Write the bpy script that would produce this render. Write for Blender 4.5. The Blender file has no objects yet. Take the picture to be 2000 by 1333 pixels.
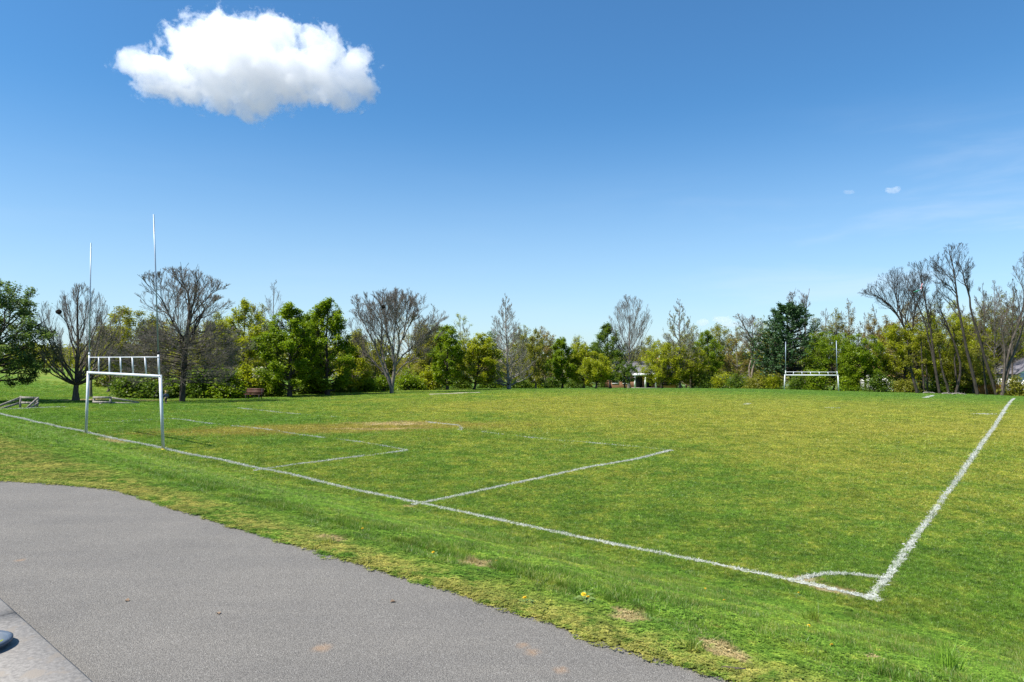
import bpy, math, random
import numpy as np
R = math.radians
scene = bpy.context.scene
COL = scene.collection
# ------------------------------------------------------------------ camera model
F, CX, CY, HZ, EYE = 1316.0, 1000.0, 666.5, 700.0, 1.65
PITCH = math.atan((HZ - CY) / F)
def ray(px, py):
    a = (px - CX) / F; b = (CY - py) / F
    return np.array([a, math.cos(PITCH) - b * math.sin(PITCH), math.sin(PITCH) + b * math.cos(PITCH)])
def P(px, py, Z):                       # a point at a known distance along the view
    r = ray(px, py); q = r * (Z / r[1]); q[2] += EYE; return q
# ------------------------------------------------------------------ terrain
C0 = np.array([4.51, 8.57]); EU = np.array([0.756, -0.655]); EN = np.array([0.655, 0.756])
def su(x, y):
    dx = x - C0[0]; dy = y - C0[1]
    return dx * EN[0] + dy * EN[1], dx * EU[0] + dy * EU[1]
def sstep(a, b, v):
    t = np.clip((v - a) / (b - a), 0, 1); return t * t * (3 - 2 * t)
def ground(x, y):
    x = np.asarray(x, float); y = np.asarray(y, float)
    s, u = su(x, y)
    d = -s
    z = -1.38 + 1.38 * (0.55 * sstep(0.6, 6.0, d) + 0.45 * np.clip((d - 0.6) / 5.4, 0, 1))
    q = np.clip(s - 25, 0, 40)
    z = z - 0.0004 * q * q - 0.032 * np.clip(s - 65, 0, 260)
    lat = np.clip((-25 - u) / 25, 0, 1) ** 2 + 0.05 * np.clip(-50 - u, 0, 60)
    z = z - 0.45 * sstep(0, 22, s) * lat
    z = z + 3.3 * np.exp(-(((x + 80) / 32) ** 2 + ((y - 108) / 34) ** 2))
    far = np.hypot(x, y)
    z = z + 0.025 * np.sin(x * 0.9 + 1.3 * np.sin(y * 0.5)) * np.sin(y * 0.8 + 0.7) * sstep(3.0, 1.0, d) * sstep(400, 100, far)
    return z
def gz(x, y): return float(ground(x, y))
def G(px, py):                          # the point of the ground seen at a photo pixel
    r = ray(px, py); t = 1.0; last = 1.0
    while t < 400:
        p = r * t
        if EYE + p[2] < gz(p[0], p[1]):
            lo, hi = last, t
            for _ in range(30):
                m = (lo + hi) / 2; p = r * m
                if EYE + p[2] < gz(p[0], p[1]): hi = m
                else: lo = m
            p = r * hi
            return np.array([p[0], p[1], gz(p[0], p[1])])
        last = t; t *= 1.01
    p = r * 400; return np.array([p[0], p[1], gz(p[0], p[1])])
# ------------------------------------------------------------------ mesh helpers
def mk_mesh(name, verts, quads=None, tris=None, mat=None, tint=None, smooth=False):
    me = bpy.data.meshes.new(name)
    verts = np.asarray(verts, np.float32)
    nq = 0 if quads is None else len(quads); nt = 0 if tris is None else len(tris)
    idx = np.concatenate([np.asarray(quads, np.int32).ravel() if nq else np.zeros(0, np.int32),
                          np.asarray(tris, np.int32).ravel() if nt else np.zeros(0, np.int32)])
    me.vertices.add(len(verts)); me.vertices.foreach_set('co', verts.ravel())
    me.loops.add(len(idx)); me.loops.foreach_set('vertex_index', idx)
    me.polygons.add(nq + nt)
    st = np.concatenate([np.arange(nq) * 4, nq * 4 + np.arange(nt) * 3]).astype(np.int32)
    me.polygons.foreach_set('loop_start', st)
    if smooth: me.polygons.foreach_set('use_smooth', np.ones(nq + nt, bool))
    if tint is not None:
        a = me.attributes.new('tint', 'FLOAT', 'POINT'); a.data.foreach_set('value', np.asarray(tint, np.float32))
    if mat: me.materials.append(mat)
    me.update(calc_edges=True); me.validate()
    return me
def link(name, me, parent=None, loc=None):
    o = bpy.data.objects.new(name, me); COL.objects.link(o)
    if parent: o.parent = parent
    if loc is not None: o.location = loc
    return o
def tag(o, label=None, cat=None, group=None, kind=None):
    if label: o['label'] = label
    if cat: o['category'] = cat
    if group: o['group'] = group
    if kind: o['kind'] = kind
    return o
def empty(name, loc, label, cat, group=None):
    o = bpy.data.objects.new(name, None); COL.objects.link(o); o.location = [float(v) for v in loc]
    o.empty_display_size = 0.2
    return tag(o, label, cat, group)
class MB:
    def __init__(s): s.v = []; s.q = []; s.t = []; s.n = 0
    def add(s, v, q=(), t=()):
        v = np.asarray(v, float)
        s.v.append(v)
        for f in q: s.q.append([i + s.n for i in f])
        for f in t: s.t.append([i + s.n for i in f])
        s.n += len(v)
    def hexa(s, v8):                     # 8 corners: bottom ring, top ring
        s.add(v8, [(3, 2, 1, 0), (4, 5, 6, 7), (0, 1, 5, 4), (1, 2, 6, 5), (2, 3, 7, 6), (3, 0, 4, 7)])
    def box(s, x0, x1, y0, y1, z0, z1):
        s.hexa([(x0, y0, z0), (x1, y0, z0), (x1, y1, z0), (x0, y1, z0), (x0, y0, z1), (x1, y0, z1), (x1, y1, z1), (x0, y1, z1)])
    def beam(s, a, b, w, h, up=(0, 0, 1)):
        a = np.asarray(a, float); b = np.asarray(b, float); t = b - a; t /= np.linalg.norm(t)
        up = np.asarray(up, float)
        if abs(t @ up) > .98: up = np.array([0.64, -0.77, 0.0])
        x = np.cross(t, up); x /= np.linalg.norm(x); y = np.cross(x, t)
        c = [(-w / 2, -h / 2), (w / 2, -h / 2), (w / 2, h / 2), (-w / 2, h / 2)]
        s.hexa([a + x * i + y * j for i, j in c] + [b + x * i + y * j for i, j in c])
    def tube(s, pts, rad, n=12):
        pts = np.asarray(pts, float); rad = np.broadcast_to(np.asarray(rad, float), (len(pts),))
        v, q = tubes(pts[None], rad[None], n)
        base = len(v)
        cap = np.array([pts[0], pts[-1]])
        t = [((i + 1) % n, i, base) for i in range(n)] + [(base - n + i, base - n + (i + 1) % n, base + 1) for i in range(n)]
        s.add(np.vstack([v, cap]), q.tolist(), t)
    def mesh(s, name, mat, smooth=False): return mk_mesh(name, np.vstack(s.v), s.q or None, s.t or None, mat, None, smooth)
    def build(s, name, mat, parent=None, origin=None, smooth=False):
        if origin is not None: s.v = [v - np.asarray(origin) for v in s.v]
        return link(name, s.mesh(name, mat, smooth), parent)
def tubes(pts, rad, n):                  # pts (B,K,3), rad (B,K)
    B, K, _ = pts.shape
    tg = np.gradient(pts, axis=1); tg /= np.linalg.norm(tg, axis=2, keepdims=True) + 1e-9
    ref = np.where(np.abs(tg[:, :1, 2:3]) > .9, np.array([1., 0, 0]), np.array([0., 0, 1.]))
    x = np.cross(tg, np.broadcast_to(ref, tg.shape)); x /= np.linalg.norm(x, axis=2, keepdims=True) + 1e-9
    y = np.cross(tg, x)
    ang = np.arange(n) * 2 * math.pi / n
    ring = x[:, :, None, :] * np.cos(ang)[None, None, :, None] + y[:, :, None, :] * np.sin(ang)[None, None, :, None]
    v = pts[:, :, None, :] + ring * rad[:, :, None, None]
    idx = np.arange(B * K * n).reshape(B, K, n)
    a = idx[:, :-1]; b = idx[:, 1:]
    q = np.stack([a, np.roll(a, -1, 2), np.roll(b, -1, 2), b], -1).reshape(-1, 4)
    return v.reshape(-1, 3), q
# ------------------------------------------------------------------ node helpers
class NT:
    def __init__(s, nt): s.nt = nt; nt.nodes.clear()
    def n(s, typ, ins=None, **kw):
        nd = s.nt.nodes.new(typ)
        for k, v in kw.items(): setattr(nd, k, v)
        for k, v in (ins or {}).items(): s.set(nd.inputs[k], v)
        return nd
    def set(s, sock, v):
        if hasattr(v, 'is_output') : s.nt.links.new(v, sock)
        elif hasattr(v, 'outputs'): s.nt.links.new(v.outputs[0], sock)
        else:
            if hasattr(sock.default_value, '__len__') and not hasattr(v, '__len__'): v = [v] * len(sock.default_value)
            if hasattr(v, '__len__') and len(sock.default_value) == 4 and len(v) == 3: v = (*v, 1)
            sock.default_value = v
    def math(s, op, a, b=0.0, c=None, clamp=False):
        nd = s.n('ShaderNodeMath', {0: a, 1: b}, operation=op, use_clamp=clamp)
        if c is not None: s.set(nd.inputs[2], c)
        return nd.outputs[0]
    def mix(s, f, a, b, blend='MIX'):
        nd = s.n('ShaderNodeMix', data_type='RGBA', blend_type=blend)
        s.set(nd.inputs[0], f); s.set(nd.inputs[6], a); s.set(nd.inputs[7], b); return nd.outputs[2]
    def noise(s, vec, scale, detail=3, rough=.55, dist=0.0):
        return s.n('ShaderNodeTexNoise', {'Vector': vec, 'Scale': scale, 'Detail': detail, 'Roughness': rough, 'Distortion': dist}).outputs['Fac']
    def rng(s, v, a, b, c=0.0, d=1.0, smooth=True):
        return s.n('ShaderNodeMapRange', {'Value': v, 'From Min': a, 'From Max': b, 'To Min': c, 'To Max': d}, interpolation_type='SMOOTHSTEP' if smooth else 'LINEAR').outputs[0]
    def vmath(s, op, a, b=(0, 0, 0)):
        return s.n('ShaderNodeVectorMath', {0: a, 1: b}, operation=op)
def new_mat(name):
    m = bpy.data.materials.new(name); m.use_nodes = True; return m, NT(m.node_tree)
def finish(k, surf, bump=None):
    o = k.n('ShaderNodeOutputMaterial'); k.nt.links.new(surf.outputs[0] if hasattr(surf, 'outputs') else surf, o.inputs['Surface'])
def pbsdf(k, color, rough=.7, metal=0.0, normal=None, spec=.3):
    ins = {'Base Color': color, 'Roughness': rough, 'Metallic': metal, 'Specular IOR Level': spec}
    if normal is not None: ins['Normal'] = normal
    return k.n('ShaderNodeBsdfPrincipled', ins)
def mat_noise(name, c1, c2, scale=8, rough=.8, bump=.3, detail=5, coord='Object', stretch=(1, 1, 1), c3=None, bscale=None, bdist=.01):
    m, k = new_mat(name)
    tc = k.n('ShaderNodeTexCoord').outputs[coord]
    mp = k.n('ShaderNodeMapping', {'Vector': tc, 'Scale': stretch}).outputs[0]
    f = k.noise(mp, scale, detail, .6)
    col = k.mix(k.rng(f, .3, .7), c1, c2)
    if c3: col = k.mix(k.rng(k.noise(mp, scale * .23, 3), .55, .68), col, c3)
    b = k.n('ShaderNodeBump', {'Height': k.noise(mp, bscale or scale * 2, 5, .6), 'Strength': bump, 'Distance': bdist})
    finish(k, pbsdf(k, col, rough, 0, b.outputs[0])); return m
# ------------------------------------------------------------------ camera, light, sky
cam = bpy.data.cameras.new('camera'); co = bpy.data.objects.new('camera', cam); COL.objects.link(co)
cam.sensor_width = 36; cam.lens = 36 * F / 2000; cam.clip_end = 20000; cam.clip_start = .05
co.location = (0, 0, EYE); co.rotation_euler = (R(90) + PITCH, 0, 0)
scene.camera = co
SUN_EL = R(56); SV = np.array([-0.91, -0.41]); SV /= np.linalg.norm(SV)
sun = bpy.data.lights.new('sun', 'SUN'); so = bpy.data.objects.new('sun', sun); COL.objects.link(so)
sun.energy = 4.6; sun.angle = R(.53); sun.color = (1, .955, .88)
from mathutils import Vector
sdir = Vector((SV[0] * math.cos(SUN_EL), SV[1] * math.cos(SUN_EL), math.sin(SUN_EL)))
so.rotation_euler = (-sdir).to_track_quat('-Z', 'Y').to_euler()
w = bpy.data.worlds.new('World'); scene.world = w; w.use_nodes = True
k = NT(w.node_tree)
sky = k.n('ShaderNodeTexSky', sky_type='NISHITA', sun_disc=False, sun_elevation=SUN_EL, sun_rotation=math.atan2(SV[0], SV[1]))
sky.air_density = 1.0; sky.dust_density = .25; sky.ozone_density = 5.0; sky.altitude = 50
tc = k.n('ShaderNodeTexCoord').outputs['Generated']
sep = k.n('ShaderNodeSeparateXYZ', {0: tc})
el = sep.outputs[2]
mp = k.n('ShaderNodeMapping', {'Vector': tc, 'Scale': (2.2, 2.2, 13), 'Rotation': (0, R(7), 0)}).outputs[0]
ci = k.noise(mp, 1.6, 5, .55, .4)
cf = k.math('MULTIPLY', k.rng(ci, .46, .74), k.math('MULTIPLY', k.rng(el, .36, .1), k.rng(el, 0.0, .06)))
cf = k.math('MULTIPLY', cf, k.rng(sep.outputs[0], .1, .6, .03, .3))
hs = k.n('ShaderNodeHueSaturation', {'Saturation': 1.18, 'Color': sky.outputs[0]}).outputs[0]
hs = k.mix(1.0, hs, (.74, 1.0, 1.02), 'MULTIPLY')
hs = k.mix(k.rng(el, .36, -.06, .03, .62), hs, (4.2, 4.95, 6.2))
col = k.mix(cf, hs, (5.6, 6.1, 6.9))
bg = k.n('ShaderNodeBackground', {'Color': col, 'Strength': .089})
k.nt.links.new(bg.outputs[0], k.n('ShaderNodeOutputWorld').inputs[0])
scene.view_settings.view_transform = 'Standard'; scene.view_settings.look = 'None'
scene.view_settings.exposure = 0.86; scene.view_settings.gamma = 1.0
cy = scene.cycles
cy.max_bounces = 12; cy.diffuse_bounces = 5; cy.glossy_bounces = 2; cy.transmission_bounces = 4; cy.transparent_max_bounces = 8
cy.volume_bounces = 14; cy.use_adaptive_sampling = True; cy.adaptive_threshold = .008
cy.use_denoising = True; cy.denoising_prefilter = 'NONE'; cy.denoising_input_passes = 'RGB_ALBEDO_NORMAL'
scene.render.engine = 'CYCLES'
# ------------------------------------------------------------------ grass colour shared by ground sheet and blades
BARE = []       # (centre xy, half length, half width, angle) of bare tan soil
def bare_px(pts, halfw):
    a, b = G(*pts[0]), G(*pts[1])
    BARE.append(((a[0] + b[0]) / 2, (a[1] + b[1]) / 2, float(np.hypot(*(b - a)[:2])) / 2, halfw, math.atan2(b[1] - a[1], b[0] - a[0])))
bare_px([(1560, 1138), (1690, 1166)], .2)
bare_px([(1540, 1137), (1600, 1130)], .16)
bare_px([(195, 856), (245, 868)], .38)
bare_px([(690, 828), (850, 829)], .9)
bare_px([(640, 838), (850, 838)], .35)
bare_px([(1190, 1200), (1260, 1213)], .2)
bare_px([(1400, 1262), (1450, 1305)], .12)
bare_px([(1675, 1292), (1730, 1302)], .07)
bare_px([(620, 1048), (680, 1062)], .16)
bare_px([(900, 1105), (960, 1108)], .16)
bare_px([(780, 989), (815, 990)], .1)
bare_px([(105, 784), (215, 779)], 1.3)
bare_px([(230, 782), (330, 782)], .9)
WORN = []       # dry yellow wear
a, b = G(375, 845), G(900, 831)
WORN.append(((a[0] + b[0]) / 2, (a[1] + b[1]) / 2, float(np.hypot(*(b - a)[:2])) / 2 + 1.2, 1.9, math.atan2(b[1] - a[1], b[0] - a[0])))
def grass_group():
    g = bpy.data.node_groups.new('grass_colour', 'ShaderNodeTree')
    g.interface.new_socket('Color', in_out='OUTPUT', socket_type='NodeSocketColor')
    g.interface.new_socket('Bare', in_out='OUTPUT', socket_type='NodeSocketFloat')
    k = NT(g)
    pos = k.n('ShaderNodeNewGeometry').outputs['Position']
    flat = k.vmath('MULTIPLY', pos, (1, 1, 0)).outputs[0]
    rel = k.vmath('SUBTRACT', flat, (C0[0], C0[1], 0)).outputs[0]
    s = k.vmath('DOT_PRODUCT', rel, (EN[0], EN[1], 0)).outputs['Value']
    u = k.vmath('DOT_PRODUCT', rel, (EU[0], EU[1], 0)).outputs['Value']
    nl = k.noise(flat, .16, 4, .55, .3); nm = k.noise(flat, 1.5, 6, .68, .3); nf = k.rng(k.noise(flat, 8.5, 4, .65), .3, .7, 0, 1, False); nx = k.noise(flat, 45, 2, .5)
    green = k.mix(nf, (.060, .132, .016), (.145, .255, .034))
    lime = k.mix(nf, (.150, .200, .024), (.265, .312, .054))
    straw = k.mix(nx, (.25, .225, .045), (.40, .34, .10))
    # how worn / yellow the turf is
    mid = k.math('MULTIPLY', k.rng(s, 4, 22), k.rng(s, 66, 34))
    mid = k.math('MULTIPLY', mid, k.rng(u, -46, -22))
    left = k.rng(u, -14, -30)
    dry = k.math('ADD', k.math('MULTIPLY', mid, .34), k.math('MULTIPLY', k.math('SUBTRACT', nl, .5), .9))
    dry = k.math('ADD', dry, .33)
    dry = k.math('SUBTRACT', dry, k.math('MULTIPLY', k.math('MULTIPLY', left, k.rng(s, 20, 8)), .14))
    dry = k.math('SUBTRACT', dry, k.math('MULTIPLY', k.rng(s, 52, 66), .17))
    dry = k.math('SUBTRACT', dry, k.math('MULTIPLY', k.rng(s, -.3, -1.6), .13))
    f1 = k.rng(k.math('ADD', nm, k.math('MULTIPLY', dry, .8)), .58, 1.0)
    c = k.mix(f1, green, lime)
    f2 = k.rng(k.math('ADD', k.math('MULTIPLY', k.math('ADD', nm, nf), .5), k.math('MULTIPLY', dry, .55)), .68, .98)
    c = k.mix(k.math('MULTIPLY', f2, .62), c, straw)
    cool = k.math('MULTIPLY', k.rng(s, 26, 66), .6)
    c = k.mix(cool, c, k.mix(nf, (.065, .145, .024), (.135, .235, .045)))
    # dry verge along the path
    vg = k.math('MULTIPLY', k.rng(s, -5.45, -6.05), k.rng(k.math('ADD', nm, k.math('MULTIPLY', nf, .4)), .5, .8))
    c = k.mix(k.math('MULTIPLY', vg, .6), c, k.mix(nx, (.22, .2, .05), (.42, .33, .14)))
    cl = k.rng(k.noise(flat, 13, 4, .7, .3), .3, .7, 0, 1, False)
    cl2 = k.rng(k.noise(flat, 1.1, 5, .7, .6), .34, .66, 0, 1, False)
    c = k.mix(1.0, c, k.mix(cl, (.60, .68, .60), (1.75, 1.68, 1.75)), 'MULTIPLY')
    c = k.mix(1.0, c, k.mix(cl2, (.74, .80, .72), (1.24, 1.18, 1.2)), 'MULTIPLY')
    bare = 0.0
    wob = k.math('MULTIPLY', k.math('SUBTRACT', k.math('ADD', nm, k.math('ADD', .25, k.math('MULTIPLY', nf, .5))), 1.0), 2.2)
    def ell(e):
        mp = k.n('ShaderNodeMapping', {'Vector': flat, 'Location': (e[0], e[1], 0), 'Rotation': (0, 0, e[4]), 'Scale': (e[2] * 1.15, e[3] * 1.15, 1)}, vector_type='TEXTURE')
        return k.math('ADD', k.vmath('LENGTH', mp.outputs[0]).outputs['Value'], wob)
    for e in BARE:
        bare = k.math('MAXIMUM', bare, k.rng(ell(e), 1.05, .35, 0, .85))
    for e in WORN:
        c = k.mix(k.math('MULTIPLY', k.rng(ell(e), 1.15, .75), .78), c, k.mix(nf, (.27, .215, .05), (.40, .32, .09)))
    sp = k.math('MULTIPLY', k.rng(k.noise(flat, 2.3, 5, .65, .4), .69, .76), k.rng(s, 40, 5))
    bare = k.math('MAXIMUM', bare, k.math('MULTIPLY', sp, .85))
    soil = k.mix(nf, (.34, .25, .14), (.52, .42, .27))
    c = k.mix(bare, c, soil)
    o = k.n('NodeGroupOutput'); k.nt.links.new(c, o.inputs[0]); k.set(o.inputs[1], bare)
    return g
GC = grass_group()
def ground_mat():
    m, k = new_mat('turf')
    gc = k.n('ShaderNodeGroup', node_tree=GC)
    pos = k.n('ShaderNodeNewGeometry').outputs['Position']
    n1 = k.noise(pos, 14, 6, .7); n2 = k.noise(pos, 60, 3, .6)
    dark = k.mix(k.rng(n1, .35, .6), (.62, .62, .6), (1, 1, 1))
    col = k.mix(k.math('SUBTRACT', 1.0, gc.outputs[1]), gc.outputs[0], k.mix(1.0, gc.outputs[0], dark, 'MULTIPLY'))
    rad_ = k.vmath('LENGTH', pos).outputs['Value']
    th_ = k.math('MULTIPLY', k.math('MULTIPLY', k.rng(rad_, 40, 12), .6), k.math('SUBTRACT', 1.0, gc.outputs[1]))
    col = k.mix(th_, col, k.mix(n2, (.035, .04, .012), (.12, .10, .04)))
    col = k.mix(k.rng(rad_, 220, 500), col, (.15, .15, .135))
    b = k.n('ShaderNodeBump', {'Height': k.math('ADD', n1, k.math('MULTIPLY', n2, .5)), 'Strength': .9, 'Distance': .05})
    finish(k, pbsdf(k, col, .9, 0, b.outputs[0], .1)); return m
def blade_mat():
    m, k = new_mat('grass_blades')
    gc = k.n('ShaderNodeGroup', node_tree=GC)
    t = k.n('ShaderNodeAttribute', attribute_name='tint').outputs['Fac']
    r = k.n('ShaderNodeObjectInfo').outputs['Random']
    v = k.math('ADD', k.math('MULTIPLY', t, .55), k.math('MULTIPLY', r, .5))
    col = k.mix(1.0, gc.outputs[0], k.mix(v, (.48, .54, .40), (2.0, 1.85, 1.6)), 'MULTIPLY')
    col = k.mix(k.math('MULTIPLY', k.math('GREATER_THAN', t, .9), .75), col, (.36, .30, .13))
    d = k.n('ShaderNodeBsdfDiffuse', {'Color': col}); tr = k.n('ShaderNodeBsdfTranslucent', {'Color': k.mix(1.0, col, (1.0, 1.1, .6), 'MULTIPLY')})
    gl = k.n('ShaderNodeBsdfGlossy', {'Color': (.9, .95, 1), 'Roughness': .42})
    mx = k.n('ShaderNodeMixShader', {0: .4, 1: d.outputs[0], 2: tr.outputs[0]})
    m2 = k.n('ShaderNodeMixShader', {0: .022, 1: mx.outputs[0], 2: gl.outputs[0]})
    finish(k, m2); return m
M_TURF = ground_mat(); M_BLADE = blade_mat()
# ------------------------------------------------------------------ ground sheet
NA = 420
ang = np.linspace(0, 2 * math.pi, NA, endpoint=False)
rad = np.concatenate([[0.4], np.geomspace(1.2, 150, 230), np.geomspace(155, 6000, 40)])
AA, RR = np.meshgrid(ang, rad)
X = RR * np.sin(AA); Y = RR * np.cos(AA); Zg = ground(X, Y)
v = np.stack([X, Y, Zg], -1).reshape(-1, 3)
idx = np.arange(len(rad) * NA).reshape(len(rad), NA)
q = np.stack([idx[:-1], idx[1:], np.roll(idx[1:], -1, 1), np.roll(idx[:-1], -1, 1)], -1).reshape(-1, 4)[:, ::-1]
ctr = len(v); v = np.vstack([v, [[0, 0, gz(0, 0)]]])
t = np.stack([idx[0], np.roll(idx[0], -1), np.full(NA, ctr)], -1)
tag(link('ground', mk_mesh('ground', v, q, t, M_TURF, None, True)), kind='structure')
# ------------------------------------------------------------------ asphalt path and kerb
edge_px = [(0, 943), (100, 948), (220, 960), (265, 971), (320, 990), (385, 1008), (500, 1046), (595, 1072), (675, 1097), (850, 1150), (997, 1195), (1130, 1243), (1270, 1287), (1415, 1332)]
ed = np.array([su(*G(*p)[:2]) for p in edge_px])      # (s,u)
ed = ed[np.argsort(ed[:, 1])]
eu = np.concatenate([[-16, -12.5], ed[:, 1], [12]]); es = np.concatenate([[-9.6, -8.1], ed[:, 0], [ed[-1, 0] - .05]])
uu = np.arange(-16, 12, .06)
rngp = np.random.default_rng(4)
rag = np.convolve(rngp.normal(0, 1, len(uu) + 20), np.ones(5) / 5, 'same')[:len(uu)] * .022
e_s = np.interp(uu, eu, es) + rag
k_s = np.interp(uu, [-16, -9, -6, 12], [-11.6, -9.3, -8.24, -8.24])
rows = []
for f in (-.0, .0, .02, .2, .4, .6, .8, 1.0):
    rows.append(e_s * (1 - f) + k_s * f)
rows = np.array(rows)
xy = C0[None, None] + rows[..., None] * EN + uu[None, :, None] * EU
zz = ground(xy[..., 0], xy[..., 1]) + .022
zz[0] -= .05
v = np.concatenate([xy, zz[..., None]], -1).reshape(-1, 3)
idx = np.arange(len(v)).reshape(rows.shape)
q = np.stack([idx[:-1, :-1], idx[:-1, 1:], idx[1:, 1:], idx[1:, :-1]], -1).reshape(-1, 4)
def asphalt():
    m, k = new_mat('asphalt')
    pos = k.n('ShaderNodeNewGeometry').outputs['Position']
    vo = k.n('ShaderNodeTexVoronoi', {'Vector': pos, 'Scale': 190.0}, feature='F1')
    cellc = k.n('ShaderNodeSeparateColor', {0: vo.outputs['Color']})
    n1 = k.noise(pos, 1.3, 5, .6); n2 = k.noise(pos, 60, 4, .7)
    stone = k.mix(k.rng(cellc.outputs[0], .0, 1.0, 0, 1, False), (.150, .140, .125), (.288, .269, .241))
    stone = k.mix(k.rng(cellc.outputs[1], .97, .99), stone, (.42, .40, .37))
    c = k.mix(k.rng(vo.outputs['Distance'], .35, .75), stone, (.115, .107, .096))
    c = k.mix(1.0, c, k.mix(n1, (.80, .80, .81), (1.16, 1.15, 1.13)), 'MULTIPLY')
    n3 = k.noise(k.n('ShaderNodeMapping', {'Vector': pos, 'Rotation': (0, 0, R(-41)), 'Scale': (.35, 2.6, 1)}).outputs[0], 1.2, 4, .6)
    c = k.mix(1.0, c, k.mix(k.rng(n3, .3, .7), (.95, .95, .95), (1.05, 1.045, 1.03)), 'MULTIPLY')
    for px, py, rr in ((1048, 1278, .035), (1105, 1313, .03), (1030, 1264, .03), (50, 1098, .03), (640, 1270, .04), (1175, 1130, .02)):
        g = G(px, py)
        d = k.vmath('DISTANCE', k.vmath('ADD', pos, k.vmath('MULTIPLY_ADD', k.n('ShaderNodeTexNoise', {'Vector': pos, 'Scale': 25.0}).outputs['Color'], (.05, .05, 0)).outputs[0]).outputs[0], tuple(g)).outputs['Value']
        c = k.mix(k.rng(k.math('ADD', d, k.math('MULTIPLY', n2, rr)), rr * 2.6, rr * .6, 0, .4), c, (.42, .24, .11))
    b = k.n('ShaderNodeBump', {'Height': k.math('ADD', k.math('SUBTRACT', 1.0, vo.outputs['Distance']), n2), 'Strength': .8, 'Distance': .005})
    finish(k, pbsdf(k, c, .85, 0, b.outputs[0], .25)); return m
tag(link('asphalt_path', mk_mesh('asphalt_path', v, q[:, ::-1], None, asphalt(), None, True)), kind='structure')
M_CONC = mat_noise('concrete', (.175, .163, .148), (.28, .26, .235), 45, .9, .5, 6, c3=(.25, .22, .185), bscale=120, bdist=.004)
mb = MB()
uj = float(su(*G(28, 1217)[:2])[1]); print('kerb joint', uj)
joints = [uj - 4, uj - 2, uj, uj + 2.4, uj + 4.8, uj + 7.2]
for j0, j1 in zip(joints[:-1], joints[1:]):
    j0 += .011; j1 -= .011
    s0, s1 = -8.235, -8.235 - .36; c = .018
    prof = [(s0, -.06), (s0, .05), (s0 - c, .05 + c * .8), (s1 + c, .05 + c * .8), (s1, .05), (s1, -.06)]
    us = np.linspace(j0, j1, 12)
    vv = []
    for uq in us:
        for ps, pz in prof:
            p = C0 + ps * EN + uq * EU; vv.append((p[0], p[1], pz + .0))
    n = len(prof)
    qs = [(i * n + j, i * n + j + 1, (i + 1) * n + j + 1, (i + 1) * n + j) for i in range(11) for j in range(n - 1)]
    mb.add(vv, qs, [])
    for e_ in (0, 11): mb.q.append([mb.n - len(vv) + e_ * n + z_ for z_ in (0, 1, 4, 5)]); mb.q.append([mb.n - len(vv) + e_ * n + z_ for z_ in (1, 2, 3, 4)])
tag(mb.build('kerb', M_CONC), kind='structure')
# ------------------------------------------------------------------ grass blades
def blades(rng, pos, h, wd, lean=.45):
    n = len(pos); a = rng.uniform(0, 2 * math.pi, n); la = rng.uniform(0, 2 * math.pi, n)
    h = h * rng.uniform(.55, 1.25, n); wd = wd * rng.uniform(.6, 1.3, n)
    ln = np.abs(rng.normal(0, lean, n)) * h
    side = np.stack([np.cos(a), np.sin(a), 0 * a], -1) * wd[:, None] / 2
    ld = np.stack([np.cos(la), np.sin(la), 0 * a], -1) * ln[:, None]
    up = np.array([0, 0, 1.])
    b0 = pos - side; b1 = pos + side
    m = pos + ld * .35 + up * (h * .6)[:, None]
    tip = pos + ld * 1.1 + up * h[:, None]
    v = np.stack([b0, b1, m + side * .8, m - side * .8, tip], 1)
    i = np.arange(n)[:, None] * 5
    return v.reshape(-1, 3), np.concatenate([i, i + 1, i + 2, i + 3], 1), np.concatenate([i + 3, i + 2, i + 4], 1), np.repeat(rng.uniform(0, 1, n), 5)
rg = np.random.default_rng(11)
tufts = []
def mk_tuft(n, r, h, wd, lean):
    rr = r * np.sqrt(rg.uniform(0, 1, n)); aa = rg.uniform(0, 2 * math.pi, n)
    pos = np.stack([rr * np.cos(aa), rr * np.sin(aa), np.full(n, -.008)], -1)
    hh = h * (1 - .35 * (rr / r))
    V, Q, T, ti = blades(rg, pos, hh, wd, lean)
    return bpy.data.objects.new('grass_tuft', mk_mesh('grass_tuft', V, Q, T, M_BLADE, ti))
for i in range(5): tufts.append(mk_tuft(64, [.085, .06, .1, .07, .05][i], [.03, .036, .026, .042, .048][i], .0042, [.75, .6, 1.1, .7, .5][i]))       # short turf 0-4
for i in range(3): tufts.append(mk_tuft(46, .055, .085, .0048, .5))        # long bunch 5-7
def mk_clover(n, r):
    V = []; Q = []; ti = []
    for i in range(n):
        rr = r * math.sqrt(rg.uniform()); a = rg.uniform(0, 6.28); h = rg.uniform(.012, .035)
        c = np.array([rr * math.cos(a), rr * math.sin(a), h]); b = rg.uniform(0, 6.28); s_ = rg.uniform(.009, .014)
        for j in range(3):
            d = np.array([math.cos(b + j * 2.09), math.sin(b + j * 2.09), rg.uniform(-.1, .4)]); e = np.array([-d[1], d[0], 0])
            o = len(V); V += [c, c + d * s_ * .6 + e * s_ * .5, c + d * s_ * 1.2, c + d * s_ * .6 - e * s_ * .5]; Q.append((o, o + 1, o + 2, o + 3)); ti += [rg.uniform(0, .8)] * 4
    return bpy.data.objects.new('clover_tuft', mk_mesh('clover_tuft', V, Q, None, M_BLADE, ti))
for i in range(2): tufts.append(mk_clover(40, .09))                         # 8-9
LINES = []      # polylines of paint, filled below, used to thin the green blades
def px_line(pts): return np.array([G(*p)[:2] for p in pts])
def wline(pts): return np.array(pts)
def field(s, u): return C0 + s * EN + u * EU
corner_pts = px_line([(1545, 1137), (1580, 1127), (1622, 1121), (1680, 1124), (1722, 1131), (1738, 1136)])
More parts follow.
